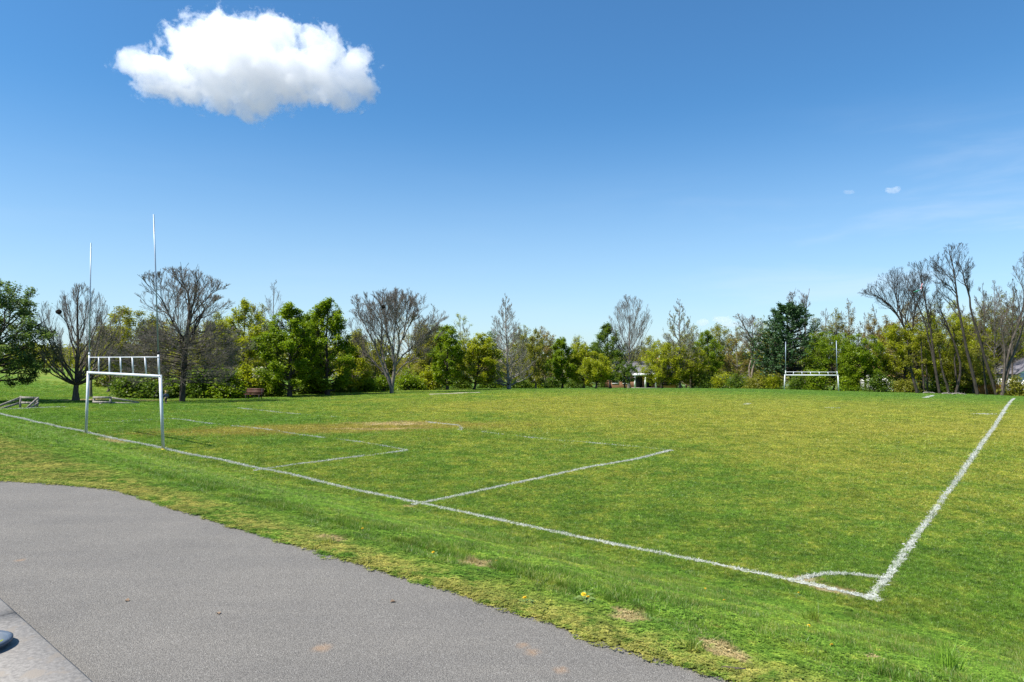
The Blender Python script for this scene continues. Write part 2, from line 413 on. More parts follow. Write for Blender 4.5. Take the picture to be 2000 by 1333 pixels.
PAINT = [
 ('endline', np.array([field(0, .12), field(.02, -3), field(-.03, -8), field(.05, -13), field(0.02, -20), field(-.03, -28), field(0, -36), field(0, -50)]), .09, .8),
 ('sideline', px_line([(1697, 1172), (1740, 1118), (1825, 1000), (1900, 893), (1950, 822), (1981, 779)]), .09, .85),
 ('corner', corner_pts, .07, .7),
 ('penalty side', px_line([(804, 987), (934, 960), (1050, 936), (1155, 913), (1239, 899), (1311, 881)]), .10, .7),
 ('penalty front', px_line([(1311, 881), (1253, 875), (1172, 868), (1092, 862), (1025, 855), (941, 845)]), .10, .2),
 ('goal side', px_line([(494, 920.5), (567, 910), (630, 902), (697, 893), (796, 881)]), .10, .65),
 ('goal front', px_line([(796, 881), (752, 873), (697, 864), (595, 852), (525, 841), (472, 835), (413, 829), (367, 822), (332, 819)]), .11, .42),
 ('goal side', px_line([(332, 819), (240, 824), (180, 827)]), .11, .25),
 ('arc', px_line([(899, 842), (902, 836), (893, 832), (860, 828), (833, 825)]), .14, .6),
 ('penalty front', px_line([(658, 816), (595, 811), (539, 806), (465, 798)]), .12, .3),
 ('touchline', px_line([(0, 801), (60, 798), (128, 796)]), .16, .8),
 ('touchline', px_line([(1881, 810), (1920, 809.5), (1951, 810)]), .16, .5),
 ('dash', px_line([(1806, 778), (1814, 775.5), (1822, 773)]), .3, .9),
 ('dash', px_line([(1456, 791), (1460, 790), (1463, 788.5)]), .3, .6),
 ('dash', px_line([(1610, 797), (1640, 798)]), .2, .4),
]
def resample(pl, step):
    d = np.concatenate([[0], np.cumsum(np.linalg.norm(np.diff(pl, axis=0), axis=1))])
    n = max(2, int(d[-1] / step) + 1); tt = np.linspace(0, d[-1], n)
    return np.stack([np.interp(tt, d, pl[:, 0]), np.interp(tt, d, pl[:, 1])], -1), d[-1]
allseg = np.vstack([resample(p, .06)[0] for nme, p, w_, f in PAINT if f > .55])
cellset = {}
def paint_mask(xy):                       # True where a blade would stand on fresh paint
    keyp = np.round(allseg / .06).astype(int)
    near = set(map(tuple, np.vstack([keyp + [i, j] for i in (-1, 0, 1) for j in (-1, 0, 1)])))
    kk = np.round(xy / .06).astype(int)
    return np.array([tuple(r_) in near for r_ in kk])
cand = []
def scatter(rmin, rmax, n, h0=-.72, h1=.72):
    r_ = np.exp(rg.uniform(math.log(rmin), math.log(rmax), n)); a_ = rg.uniform(h0, h1, n)
    return np.stack([r_ * np.sin(a_), r_ * np.cos(a_)], -1)
near_r = np.sqrt(rg.uniform(2.2 ** 2, 9 ** 2, 175000)); near_a = rg.uniform(-.98, 1.12, 175000)
pts = np.vstack([np.stack([near_r * np.sin(near_a), near_r * np.cos(near_a)], -1), scatter(9, 105, 390000, -.92, 1.1)])
s_, u_ = su(pts[:, 0], pts[:, 1])
pe = np.interp(u_, eu, es)
keep = (s_ > pe + .015 + rg.normal(0, .022, len(s_)))
for e in BARE:
    dx = pts[:, 0] - e[0]; dy = pts[:, 1] - e[1]; c_, n_ = math.cos(e[4]), math.sin(e[4])
    m_ = ((dx * c_ + dy * n_) / e[2]) ** 2 + ((-dx * n_ + dy * c_) / e[3]) ** 2 < 1.1
    keep &= ~(m_ & (rg.uniform(0, 1, len(s_)) < .72))
pts = pts[keep]; s_ = s_[keep]; u_ = u_[keep]
pm = paint_mask(pts)
keep = ~(pm & (rg.uniform(0, 1, len(pts)) < .8))
pts = pts[keep]; s_ = s_[keep]; dist = np.hypot(pts[:, 0], pts[:, 1])
# clumps of longer grass on the bank
def vnoise(x, y, sc, seed):
    r2 = np.random.default_rng(seed); ph = r2.uniform(0, 6.28, 8); fx = r2.normal(0, 1, 8) * sc; fy = r2.normal(0, 1, 8) * sc
    return sum(np.sin(x * fx[i] + y * fy[i] + ph[i]) for i in range(8)) / 4
vn = vnoise(pts[:, 0], pts[:, 1], 4.0, 3); vn2 = vnoise(pts[:, 0], pts[:, 1], 9.0, 5)
typ = rg.integers(0, 5, len(pts))
bank = (s_ < -.7)
lng = bank & (s_ > -5.6) & (vn + .8 * vn2 + rg.normal(0, .3, len(pts)) > -.05)
typ[lng] = rg.integers(5, 8, lng.sum())
clv = bank & ~lng & (rg.uniform(0, 1, len(pts)) < .42)
typ[clv] = rg.integers(8, 10, clv.sum())
fl = (~bank) & (rg.uniform(0, 1, len(pts)) < .02) & (dist < 40); typ[fl] = rg.integers(5, 8, fl.sum())
scl = np.clip(dist / 9, .95, 3.6) * rg.uniform(.75, 1.25, len(pts))
zsc = np.clip(dist / 16, .9, 1.7) * rg.uniform(.7, 1.3, len(pts))
zsc[lng] *= (.72 + .25 * rg.uniform(0, 1, lng.sum()) + .25 * np.clip(vn[lng], 0, 1.2)); zsc[fl] *= .5
zsc[bank & (s_ < -5.3)] *= .6
me = mk_mesh('grass', np.concatenate([pts, (ground(pts[:, 0], pts[:, 1]) + .018 * (s_ < np.interp(su(pts[:, 0], pts[:, 1])[1], eu, es) + .06))[:, None]], 1))
at = me.attributes.new('kindex', 'INT', 'POINT'); at.data.foreach_set('value', typ.astype(np.int32))
at = me.attributes.new('size', 'FLOAT_VECTOR', 'POINT'); at.data.foreach_set('vector', np.stack([scl, scl, zsc], -1).astype(np.float32).ravel())
at = me.attributes.new('turn', 'FLOAT_VECTOR', 'POINT'); at.data.foreach_set('vector', np.stack([0 * scl, 0 * scl, rg.uniform(0, 6.28, len(scl))], -1).astype(np.float32).ravel())
me.materials.append(M_BLADE)
grass = tag(link('grass', me), 'short green and yellowing turf covering the playing field and bank', 'grass', kind='stuff')
gn = bpy.data.node_groups.new('grass_scatter', 'GeometryNodeTree')
gn.interface.new_socket('Geometry', in_out='INPUT', socket_type='NodeSocketGeometry'); gn.interface.new_socket('Geometry', in_out='OUTPUT', socket_type='NodeSocketGeometry')
k = NT(gn)
gi = k.n('NodeGroupInput'); go = k.n('NodeGroupOutput')
join = k.n('GeometryNodeGeometryToInstance')
for o in reversed(tufts):
    oi = k.n('GeometryNodeObjectInfo', {'Object': o, 'As Instance': True}) if False else k.nt.nodes.new('GeometryNodeObjectInfo')
    oi.inputs['Object'].default_value = o; oi.inputs['As Instance'].default_value = True
    k.nt.links.new(oi.outputs['Geometry'], join.inputs[0])
# one branch per tuft kind keeps the choice explicit
outj = k.nt.nodes.new('GeometryNodeJoinGeometry')
ki = k.n('GeometryNodeInputNamedAttribute', data_type='INT'); ki.inputs['Name'].default_value = 'kindex'
si = k.n('GeometryNodeInputNamedAttribute', data_type='FLOAT_VECTOR'); si.inputs['Name'].default_value = 'size'
ti = k.n('GeometryNodeInputNamedAttribute', data_type='FLOAT_VECTOR'); ti.inputs['Name'].default_value = 'turn'
k.nt.nodes.remove(join)
for n_ in [n for n in k.nt.nodes if n.bl_idname == 'GeometryNodeObjectInfo']:
    i = tufts.index(n_.inputs['Object'].default_value)
    cmpn = k.n('FunctionNodeCompare', data_type='INT', operation='EQUAL')
    k.nt.links.new(ki.outputs[0], cmpn.inputs[2]); cmpn.inputs[3].default_value = i
    iop = k.nt.nodes.new('GeometryNodeInstanceOnPoints')
    k.nt.links.new(gi.outputs[0], iop.inputs['Points']); k.nt.links.new(cmpn.outputs[0], iop.inputs['Selection'])
    k.nt.links.new(n_.outputs['Geometry'], iop.inputs['Instance'])
    k.nt.links.new(ti.outputs[0], iop.inputs['Rotation']); k.nt.links.new(si.outputs[0], iop.inputs['Scale'])
    k.nt.links.new(iop.outputs[0], outj.inputs[0])
k.nt.links.new(outj.outputs[0], go.inputs[0])
md = grass.modifiers.new('scatter', 'NODES'); md.node_group = gn
# ------------------------------------------------------------------ sandy strip on the far touchline
ga, gb_ = G(838, 771.5), G(938, 767.5)
tt = np.linspace(0, 1, 40); cl = ga[None, :2] * (1 - tt[:, None]) + gb_[None, :2] * tt[:, None]
dr = (gb_ - ga)[:2]; dr /= np.linalg.norm(dr); nr_ = np.array([-dr[1], dr[0]])
wl = .5 * np.sin(math.pi * tt) ** .5 * (1 + .25 * np.sin(tt * 23))
V = []
for c_, w_ in zip(cl, wl):
    for f_ in (-1, -.4, .4, 1):
        p = c_ + nr_ * w_ * f_; V.append((p[0], p[1], gz(p[0], p[1]) + (.07 if abs(f_) < 1 else .0)))
Q = [(i * 4 + j, i * 4 + j + 1, (i + 1) * 4 + j + 1, (i + 1) * 4 + j) for i in range(39) for j in range(3)]
tag(link('sandy_path', mk_mesh('sandy_path', V, Q, None, mat_noise('pale_sand', (.22, .20, .14), (.34, .30, .22), 6, .95, .3), None, True)), kind='structure')
# ------------------------------------------------------------------ painted lines
def paint_mat():
    m, k = new_mat('line_paint')
    pos = k.n('ShaderNodeNewGeometry').outputs['Position']
    c = k.mix(k.rng(k.noise(pos, 30, 4, .7), .35, .7), (.44, .46, .39), (.70, .71, .67))
    d = k.n('ShaderNodeBsdfDiffuse', {'Color': c}); tr = k.n('ShaderNodeBsdfTranslucent', {'Color': c})
    finish(k, k.n('ShaderNodeMixShader', {0: .2, 1: d.outputs[0], 2: tr.outputs[0]})); return m
M_PAINT = paint_mat()
for nme, pl, wd, strength in PAINT:
    sp, L = resample(pl, .08)
    tg = np.gradient(sp, axis=0); tg /= np.linalg.norm(tg, axis=1, keepdims=True); nr = np.stack([-tg[:, 1], tg[:, 0]], -1)
    dmid = np.hypot(*sp[len(sp) // 2])
    V = []; Q = np.zeros((0, 4), int); T = np.zeros((0, 3), int)
    # splashes of paint on the soil: short ragged flakes
    nfl = int(L * (150 if strength >= .7 else 36) * min(1, strength + .1) * min(1, 22 / max(8, dmid)) )
    tt = rg.uniform(0, len(sp) - 1.001, nfl); i0 = tt.astype(int); fr = (tt - i0)[:, None]
    c = sp[i0] * (1 - fr) + sp[i0 + 1] * fr + nr[i0] * (rg.normal(0, .30, nfl) * wd)[:, None]
    hl = rg.uniform(.015, .05, nfl)[:, None] * min(1.4, max(1, dmid / 18)); hw = rg.uniform(.006, .02, nfl)[:, None] * min(1.4, max(1, dmid / 18))
    ang_ = rg.normal(0, .5, nfl); ca, sa = np.cos(ang_)[:, None], np.sin(ang_)[:, None]
    t2 = tg[i0] * ca + nr[i0] * sa; n2 = -tg[i0] * sa + nr[i0] * ca
    cor = np.stack([c - t2 * hl, c - n2 * hw + t2 * hl * .2, c + t2 * hl, c + n2 * hw - t2 * hl * .2], 1)
    z = ground(c[:, 0], c[:, 1]) + .005 + rg.uniform(0, .004, nfl)
    cor3 = np.concatenate([cor, np.repeat(z[:, None], 4, 1)[..., None] + ground(cor[..., 0], cor[..., 1])[..., None] - ground(c[:, 0], c[:, 1])[:, None, None]], -1)
    V.append(cor3.reshape(-1, 3)); Q = np.arange(nfl * 4).reshape(-1, 4)
    nb = int(L * min(1.0, 14 / max(6, dmid)) * 1700 * strength)
    tt = rg.uniform(0, len(sp) - 1.001, nb); i0 = tt.astype(int); fr = (tt - i0)[:, None]
    c = sp[i0] * (1 - fr) + sp[i0 + 1] * fr + nr[i0] * (rg.normal(0, .32, nb) * wd)[:, None]
    if strength >= .7:
        kp = vnoise(c[:, 0], c[:, 1], 6.0, 9) + rg.normal(0, .5, nb) > -.75; c = c[kp]
    else:                                     # worn: paint survives in patches
        kp = vnoise(c[:, 0], c[:, 1], 3.0, 8) + rg.normal(0, .6, nb) > .05; c = c[kp]
    dd = np.hypot(c[:, 0], c[:, 1])
    p3 = np.concatenate([c, ground(c[:, 0], c[:, 1])[:, None] - .004], 1)
    bv, bq, bt, _ = blades(rg, p3, .036 * np.clip(dd / 16, .95, 1.6), .0052 * np.clip(dd / 8, 1, 5), .9)
    off = nfl * 4
    V.append(bv)
    tag(link('painted_line', mk_mesh('painted_line', np.vstack(V), np.vstack([Q, bq + off]), bt + off, M_PAINT)), kind='structure')
# ------------------------------------------------------------------ plants
def leaf_mat(name, a, b, c, trans=.55):
    m, k = new_mat(name)
    t = k.n('ShaderNodeAttribute', attribute_name='tint').outputs['Fac']
    pos = k.n('ShaderNodeNewGeometry').outputs['Position']
    t = k.math('ADD', k.math('MULTIPLY', t, .7), k.math('MULTIPLY', k.rng(k.noise(pos, .8, 3), .3, .7), .3))
    cr = k.n('ShaderNodeValToRGB', {0: t})
    e = cr.color_ramp.elements; e[0].color = (*a, 1); e[1].color = (*c, 1); x = e.new(.5); x.color = (*b, 1)
    d = k.n('ShaderNodeBsdfDiffuse', {'Color': cr.outputs[0]}); tr = k.n('ShaderNodeBsdfTranslucent', {'Color': k.mix(1.0, cr.outputs[0], (1.1, 1.15, .6), 'MULTIPLY')})
    gl = k.n('ShaderNodeBsdfGlossy', {'Color': (1, 1, 1), 'Roughness': .45})
    mx = k.n('ShaderNodeMixShader', {0: trans, 1: d.outputs[0], 2: tr.outputs[0]})
    finish(k, k.n('ShaderNodeMixShader', {0: .015, 1: mx.outputs[0], 2: gl.outputs[0]})); return m
LEAF = {
 'green': leaf_mat('fresh_leaves', (0.0805, 0.1533, 0.0091), (0.2053, 0.2884, 0.0143), (0.4028, 0.4677, 0.0286)),
 'lime': leaf_mat('lime_leaves', (0.1904, 0.2280, 0.0112), (0.3570, 0.3821, 0.0201), (0.5512, 0.5387, 0.0426)),
 'dark': leaf_mat('dark_leaves', (0.0482, 0.0996, 0.0135), (0.1282, 0.1990, 0.0238), (0.2865, 0.3393, 0.0517)),
 'olive': leaf_mat('olive_leaves', (0.1332, 0.1510, 0.0212), (0.2575, 0.2575, 0.0355), (0.4263, 0.3908, 0.0710)),
 'rust': leaf_mat('budding_leaves', (0.1715, 0.1286, 0.0429), (0.3258, 0.2401, 0.0685), (0.4459, 0.3945, 0.1029)),
 'pale': leaf_mat('pale_buds', (0.2450, 0.2756, 0.1225), (0.4134, 0.4440, 0.1991), (0.5819, 0.5972, 0.3062)),
 'pine': leaf_mat('pine_needles', (0.0166, 0.0469, 0.0179), (0.0469, 0.1034, 0.0331), (0.1034, 0.1794, 0.0552), 0.1800),
 'blue': leaf_mat('grey_green_leaves', (0.0460, 0.0890, 0.0276), (0.1227, 0.1841, 0.0583), (0.2761, 0.3375, 0.1304)),
 'white': leaf_mat('white_blossom', (.45, .47, .38), (.6, .6, .5), (.75, .75, .68)),
}
def bark_mat(name, a, b):
    m, k = new_mat(name)
    tc = k.n('ShaderNodeTexCoord').outputs['Object']
    mp = k.n('ShaderNodeMapping', {'Vector': tc, 'Scale': (1, 1, .25)}).outputs[0]
    f = k.noise(mp, 9, 5, .65)
    bp = k.n('ShaderNodeBump', {'Height': f, 'Strength': .6, 'Distance': .03})
    finish(k, pbsdf(k, k.mix(k.rng(f, .3, .7), a, b), .9, 0, bp.outputs[0], .1)); return m
BARK = {'brown': bark_mat('brown_bark', (.055, .044, .036), (.15, .122, .10)), 'grey': bark_mat('grey_bark', (.10, .088, .075), (.25, .22, .19)),
        'pale': bark_mat('pale_bark', (.14, .125, .105), (.34, .31, .27)), 'dark': bark_mat('dark_bark', (.03, .025, .021), (.085, .072, .06)),
        'tan': bark_mat('tan_twigs', (.11, .085, .06), (.26, .21, .16))}
def unit(v): return v / (np.linalg.norm(v, axis=-1, keepdims=True) + 1e-9)
PROF = {'round': lambda t: np.sqrt(np.clip(1 - (2 * t - 1) ** 2, 0, 1)),
        'egg': lambda t: np.clip(np.sin(math.pi * np.clip(t, 0, 1) ** .72), 0, 1) ** .8,
        'cone': lambda t: np.clip((1 - t), 0, 1) ** .8 * np.clip(t * 5, 0, 1) ** .5,
        'vase': lambda t: np.clip(np.sin(math.pi * np.clip(t, 0, 1) ** 1.35), 0, 1) ** .7,
        'column': lambda t: np.clip(1 - np.abs(2 * t - 1) ** 3.5, 0, 1),
        'dome': lambda t: np.sqrt(np.clip(1 - t ** 2.2, 0, 1)) * np.clip(.55 + t * 2, 0, 1)}
class Env:
    def __init__(s, c, r, z0, z1, prof, depth=1.0, lump=.38): s.c = c; s.r = r; s.z0 = z0; s.z1 = z1; s.p = PROF[prof]; s.d = depth; s.l = lump; s.ph = (c[0] * 7.3 + z1 * 3.1) % 6.28
    def rho(s, q):
        t = (q[..., 2] - s.z0) / (s.z1 - s.z0)
        az = np.arctan2(q[..., 1] - s.c[1], q[..., 0] - s.c[0])
        rr = s.r * s.p(np.clip(t, 0, 1)) * (1 + s.l * (np.sin(az * 2 + t * 7 + s.ph) * .5 + np.sin(az * 3 - t * 13 + s.ph * 2) * .5 + .5 * np.sin(az * 5 + t * 23 + s.ph))) + .02
        h = np.hypot(q[..., 0] - s.c[0], (q[..., 1] - s.c[1]) / s.d) / rr
        return np.maximum(h, np.where(t > 1, 1 + (t - 1) * 8, np.where(t < 0, 1 - t * 6, 0)))
def bez(p0, p1, p2, K, rng, jit):
    t = np.linspace(0, 1, K)[None, :, None]
    pts = p0[:, None] * (1 - t) ** 2 + p1[:, None] * 2 * t * (1 - t) + p2[:, None] * t * t
    L = np.linalg.norm(p2 - p0, axis=1)[:, None, None]
    j = rng.normal(0, 1, pts.shape) * L * jit; j[:, 0] = 0
    return pts + j
def along(pts, t):                        # pts (B,K,3), t (B,)
    K = pts.shape[1]; x = t * (K - 1); i = np.minimum(x.astype(int), K - 2); f = (x - i)[:, None]; b = np.arange(len(pts))
    return pts[b, i] * (1 - f) + pts[b, i + 1] * f, unit(pts[b, i + 1] - pts[b, i])
def children(rng, pts, rad, n, t0, t1, ang, lenf, env, up=.15, curve=.12, K=5, jit=.03, rmin=.008, rfac=.55, minlen=.15, lenabs=None):
    B = len(pts)
    par = np.repeat(np.arange(B), n)
    t = (np.tile(np.arange(n), B) + rng.uniform(0, 1, B * n)) / n; t = t0 + (t1 - t0) * t
    pp = pts[par]; p0, tg = along(pp, t)
    L = np.linalg.norm(np.diff(pts, axis=1), axis=2).sum(1)[par]
    rp = rad[par]; Kp = rp.shape[1]; r0 = np.array([np.interp(tt, np.linspace(0, 1, Kp), r_) for tt, r_ in zip(t, rp)]) * rfac
    ph = rng.uniform(0, 6.283, B * n)
    a_ = unit(np.cross(tg, rng.normal(0, 1, tg.shape))); b_ = np.cross(tg, a_)
    perp = a_ * np.cos(ph)[:, None] + b_ * np.sin(ph)[:, None]
    an = R(1) * rng.normal(ang, ang * .22, B * n)
    d = unit(tg * np.cos(an)[:, None] + perp * np.sin(an)[:, None] + np.array([0, 0, up]))
    ln = (lenf * L * (1.05 - .65 * t) if lenabs is None else lenabs * (1.1 - .5 * t)) * rng.uniform(.65, 1.25, B * n)
    for _ in range(6):
        e = p0 + d * ln[:, None]
        ln = np.where(env.rho(e) > 1.0 + rng.uniform(-.1, .1, B * n), ln * .75, ln)
    kp = ln > minlen
    p0, d, ln, r0, tg = p0[kp], d[kp], ln[kp], r0[kp], tg[kp]
    p2 = p0 + d * ln[:, None] + np.array([0, 0, 1.]) * (ln * curve)[:, None]
    p1 = p0 + unit(d + tg * .25) * (ln * .5)[:, None]
    q = bez(p0, p1, p2, K, rng, jit)
    rr = np.maximum(r0[:, None] * np.linspace(1, .28, K)[None], rmin)
    return q, rr
def quads_leaf(rng, c, size, up=.35, elong=1.5, dirs=None):
    n = len(c); nrm = rng.normal(0, 1, (n, 3)); nrm[:, 2] = np.abs(nrm[:, 2]) + up; nrm = unit(nrm)
    d = rng.normal(0, 1, (n, 3)) if dirs is None else dirs + rng.normal(0, .35, (n, 3))
    a = unit(np.cross(nrm, np.cross(d, nrm))); b = np.cross(nrm, a)
    s = size * rng.uniform(.6, 1.35, n)[:, None]
    v = np.stack([c - a * s * .5 * elong, c + b * s * .42 + a * s * .05, c + a * s * .5 * elong, c - b * s * .42 + a * s * .05], 1)
    return v.reshape(-1, 3), np.arange(n * 4).reshape(-1, 4)
def wood_mesh(name, levels, sides, mat, origin):
    V = []; Q = []; o = 0
    for (pts, rad), n in zip(levels, sides):
        if len(pts) == 0: continue
        v, q = tubes(pts - origin, rad, n); V.append(v); Q.append(q + o); o += len(v)
    return mk_mesh(name, np.vstack(V), np.vstack(Q), None, mat, None, True)
def Zl(px, off=0):  # distance of the tree belt beyond the left touchline
    a = (px - CX) / F; return (54 + off + 2.2) / (.655 - .756 * a)
def Zr(px, off=0):  # distance of the belt beyond the far end
    a = (px - CX) / F; return (101.5 + off) / (.655 * a + .756)
def envpx(px, Z, top, bot, cx, hw, prof, depth=1.0):
    a = P(cx, top, Z); b = P(cx, bot, Z)
    return Env((a[0], Z + (0)), hw / F * Z, b[2], a[2], prof, depth)
def tree(name, label, cat, px, Z, top, bot, cx, hw, prof='egg', bark='brown', leaf=None, seed=0, r=.16, limbs=None, leader=True,
         n=(22, 7, 6, 4), el=(10, 65), leaves=9000, lsize=.15, clump=.3, up=.15, curve=.12, twig=.011, group=None, ang=(42, 40, 38), droop=0.0,
         depth=1.0, fork=None, spread=1.0, leafup=.95, tlen=(.42, .42, .5), elong=1.5, lt=(.35, 1.0), skirt=0, bark2=None):
    rng = np.random.default_rng(seed + 1000)
    if leaf is None:
        tlen = (.5, .58, .62) if tlen == (.42, .42, .5) else tlen; ang = tuple(a_ * .86 for a_ in ang); twig = twig * .6
    if leaf in ('green', 'lime', 'olive', 'dark') and not limbs: hw = hw * 1.13; leaves = int(leaves * 1.15)
    leaves = int(leaves * 1.4); clump = clump * .78; lsize = lsize * .86
    X = (px - CX) / F * Z; base = np.array([X, Z, gz(X, Z) - .06])
    env = envpx(px, Z, top, bot, cx, hw, prof, depth)
    K = 12
    if limbs:                                               # trunks followed through the picture, each at its own depth
        pl = []; rd = []
        for L in limbs:
            pts = np.array([P(x, y, Z + dz) for x, y, *o in L['p'] for dz in [L.get('dz', 0) * (o[0] if o else 0) ]]) if False else np.array([P(x, y, Z) for x, y in L['p']])
            if L.get('root', True): pts[0] = base
            else: pts[0] = pts[0]
            tt = np.linspace(0, 1, len(pts)); t2 = np.linspace(0, 1, K)
            q = np.stack([np.interp(t2, tt, pts[:, i]) for i in range(3)], -1)
            q[1:-1] = (q[:-2] + 2 * q[1:-1] + q[2:]) / 4
            q[:, 1] += L.get('dy', 0) * t2 ** 1.3
            q[1:] += rng.normal(0, .03, (K - 1, 3))
            pl.append(q); rd.append(np.linspace(L['r'], L['r'] * L.get('tp', .3), K))
        l0 = (np.array(pl), np.array(rd)); trunk_top = None
    else:
        topz = env.z1 - (env.z1 - env.z0) * (.06 if leader else .55)
        tp = np.array([env.c[0], env.c[1], topz])
        t2 = np.linspace(0, 1, K)[:, None]
        q = base * (1 - t2) + tp * t2
        q[:, :2] = base[:2] + (tp[:2] - base[:2]) * np.clip(t2, 0, 1) ** 1.2
        q[1:-1, :2] += np.cumsum(rng.normal(0, .05, (K - 2, 2)), 0) * .8
        rr = r * (1 - .86 * np.linspace(0, 1, K) ** .8) if leader else r * (1 - .45 * np.linspace(0, 1, K))
        rr[0] *= 1.45; rr[1] *= 1.05
        l0 = (q[None], rr[None])
    if limbs:
        l1 = children(rng, l0[0], l0[1], n[0], lt[0], lt[1], ang[0], tlen[0] * 1.0, env, up, curve, 7, .025 if leaf else .014, twig * 1.5, .6, .3, lenabs=hw / F * Z * .75 * spread)
    else:
        # primaries aim at points spread over the crown envelope
        N = n[0]; i = np.arange(N); tf = (i + .5) / N
        z = env.z0 + (env.z1 - env.z0) * (.04 + .95 * tf)
        az = i * 2.39996 + rng.uniform(0, .7, N)
        rr_ = env.r * env.p(np.clip((z - env.z0) / (env.z1 - env.z0), 0, 1)) * rng.uniform(.78, 1.0, N)
        tgt = np.stack([env.c[0] + np.cos(az) * rr_, env.c[1] + np.sin(az) * rr_ * env.d, z], -1)
        ele = R(1) * (el[0] + (el[1] - el[0]) * tf)
        hz = rr_ * np.tan(ele) * .9
        zs = np.clip(z - hz, base[2] + (env.z0 - base[2]) * .75, l0[0][0, -1, 2])
        zs = np.minimum(zs, l0[0][0, -1, 2])
        tt = np.array([np.interp(zz_, l0[0][0][:, 2], np.linspace(0, 1, K)) for zz_ in zs])
        p0, _ = along(np.repeat(l0[0], N, 0), tt)
        r0 = np.interp(tt, np.linspace(0, 1, K), l0[1][0]) * (.42 if leaf is None else .5)
        dv = tgt - p0; Ln = np.linalg.norm(dv, axis=1)
        out = np.stack([np.cos(az), np.sin(az), 0 * az], -1)
        p1 = p0 + dv * .5 + out * (Ln * .10)[:, None] - np.array([0, 0, 1]) * (Ln * (.08 - droop))[:, None]
        q1 = bez(p0, p1, tgt, 8, rng, .018 if leaf else .009)
        l1 = (q1, np.maximum(r0[:, None] * np.linspace(1, .25, 8)[None], twig * 1.4))
    if skirt:                                               # low limbs reaching out and drooping at the tips
        i = np.arange(skirt); az = i * 2.39996; tf = (i + .5) / skirt
        zt = base[2] + (env.z0 - base[2]) + (env.z1 - env.z0) * (.02 + .40 * tf); Ls = env.r * (1.02 - .3 * tf) * rng.uniform(.75, 1.05, skirt)
        p0 = np.stack([base[0] + 0 * az, base[1] + 0 * az, zt], -1)
        out = np.stack([np.cos(az), np.sin(az), 0 * az], -1)
        p2 = p0 + out * Ls[:, None] + np.array([0, 0, 1.]) * (Ls * (-.16 + .34 * tf))[:, None]
        p1 = p0 + out * (Ls * .5)[:, None] + np.array([0, 0, 1.]) * (Ls * (.10 + .1 * tf))[:, None]
        q2 = bez(p0, p1, p2, 7, rng, .02)
        l1 = (np.vstack([l1[0], q2]), np.vstack([l1[1], np.linspace(1, .2, 7)[None] * rng.uniform(.03, .05, skirt)[:, None]]))
    lv = [l0, l1]
    specs = [(n[1], .22, .98, ang[0], tlen[0]), (n[2], .2, 1, ang[1], tlen[1]), (n[3], .15, 1, ang[2], tlen[2])]
    for d_, (nn, a0, a1, an, lf) in enumerate(specs):
        if nn == 0: break
        lv.append(children(rng, lv[-1][0], lv[-1][1], nn, a0, a1, an, lf, env, up, curve * (1 if d_ < 2 else .6), 5 if d_ < 1 else (4 if d_ < 2 else 3), .03 if leaf else .012, twig * (1.2 if d_ == 0 else (.85 if leaf is None else 1)), .40 if leaf is None else .5, .08))
    root = empty(name, base, label, cat, group)
    sides = (10, 6, 4, 3, 3, 3)
    if leaf:
        link('trunk', wood_mesh('trunk', lv, sides, BARK[bark], base), root)
        tips = np.vstack([p[:, 1:].reshape(-1, 3) for p, _ in lv[-1:]])
        if len(tips) < 40: tips = np.vstack([tips, lv[-2][0][:, 2:].reshape(-1, 3)])
        c = tips[rng.integers(0, len(tips), leaves)] + rng.normal(0, clump, (leaves, 3)) * np.array([1, 1, .75])
        c = c[env.rho(c) < 1.16]
        fr = rng.normal(0, 1.5, (7, 3)); gap = np.sin(c @ fr.T + rng.uniform(0, 6.28, 7)).sum(1) / 2.6
        c = c[gap > -.72]
        v, q = quads_leaf(rng, c, lsize, leafup, elong)
        tn = np.clip(rng.normal(.42, .22, len(c)), 0, 1)
        link('crown', mk_mesh('crown', v - base, q, None, LEAF[leaf], np.repeat(tn, 4)), root)
    else:
        link('trunk', wood_mesh('trunk', lv[:2], sides, BARK[bark], base), root)
        link('crown', wood_mesh('crown', lv[2:], sides[2:], BARK[bark2 or bark], base), root)
    return root, lv, env, base
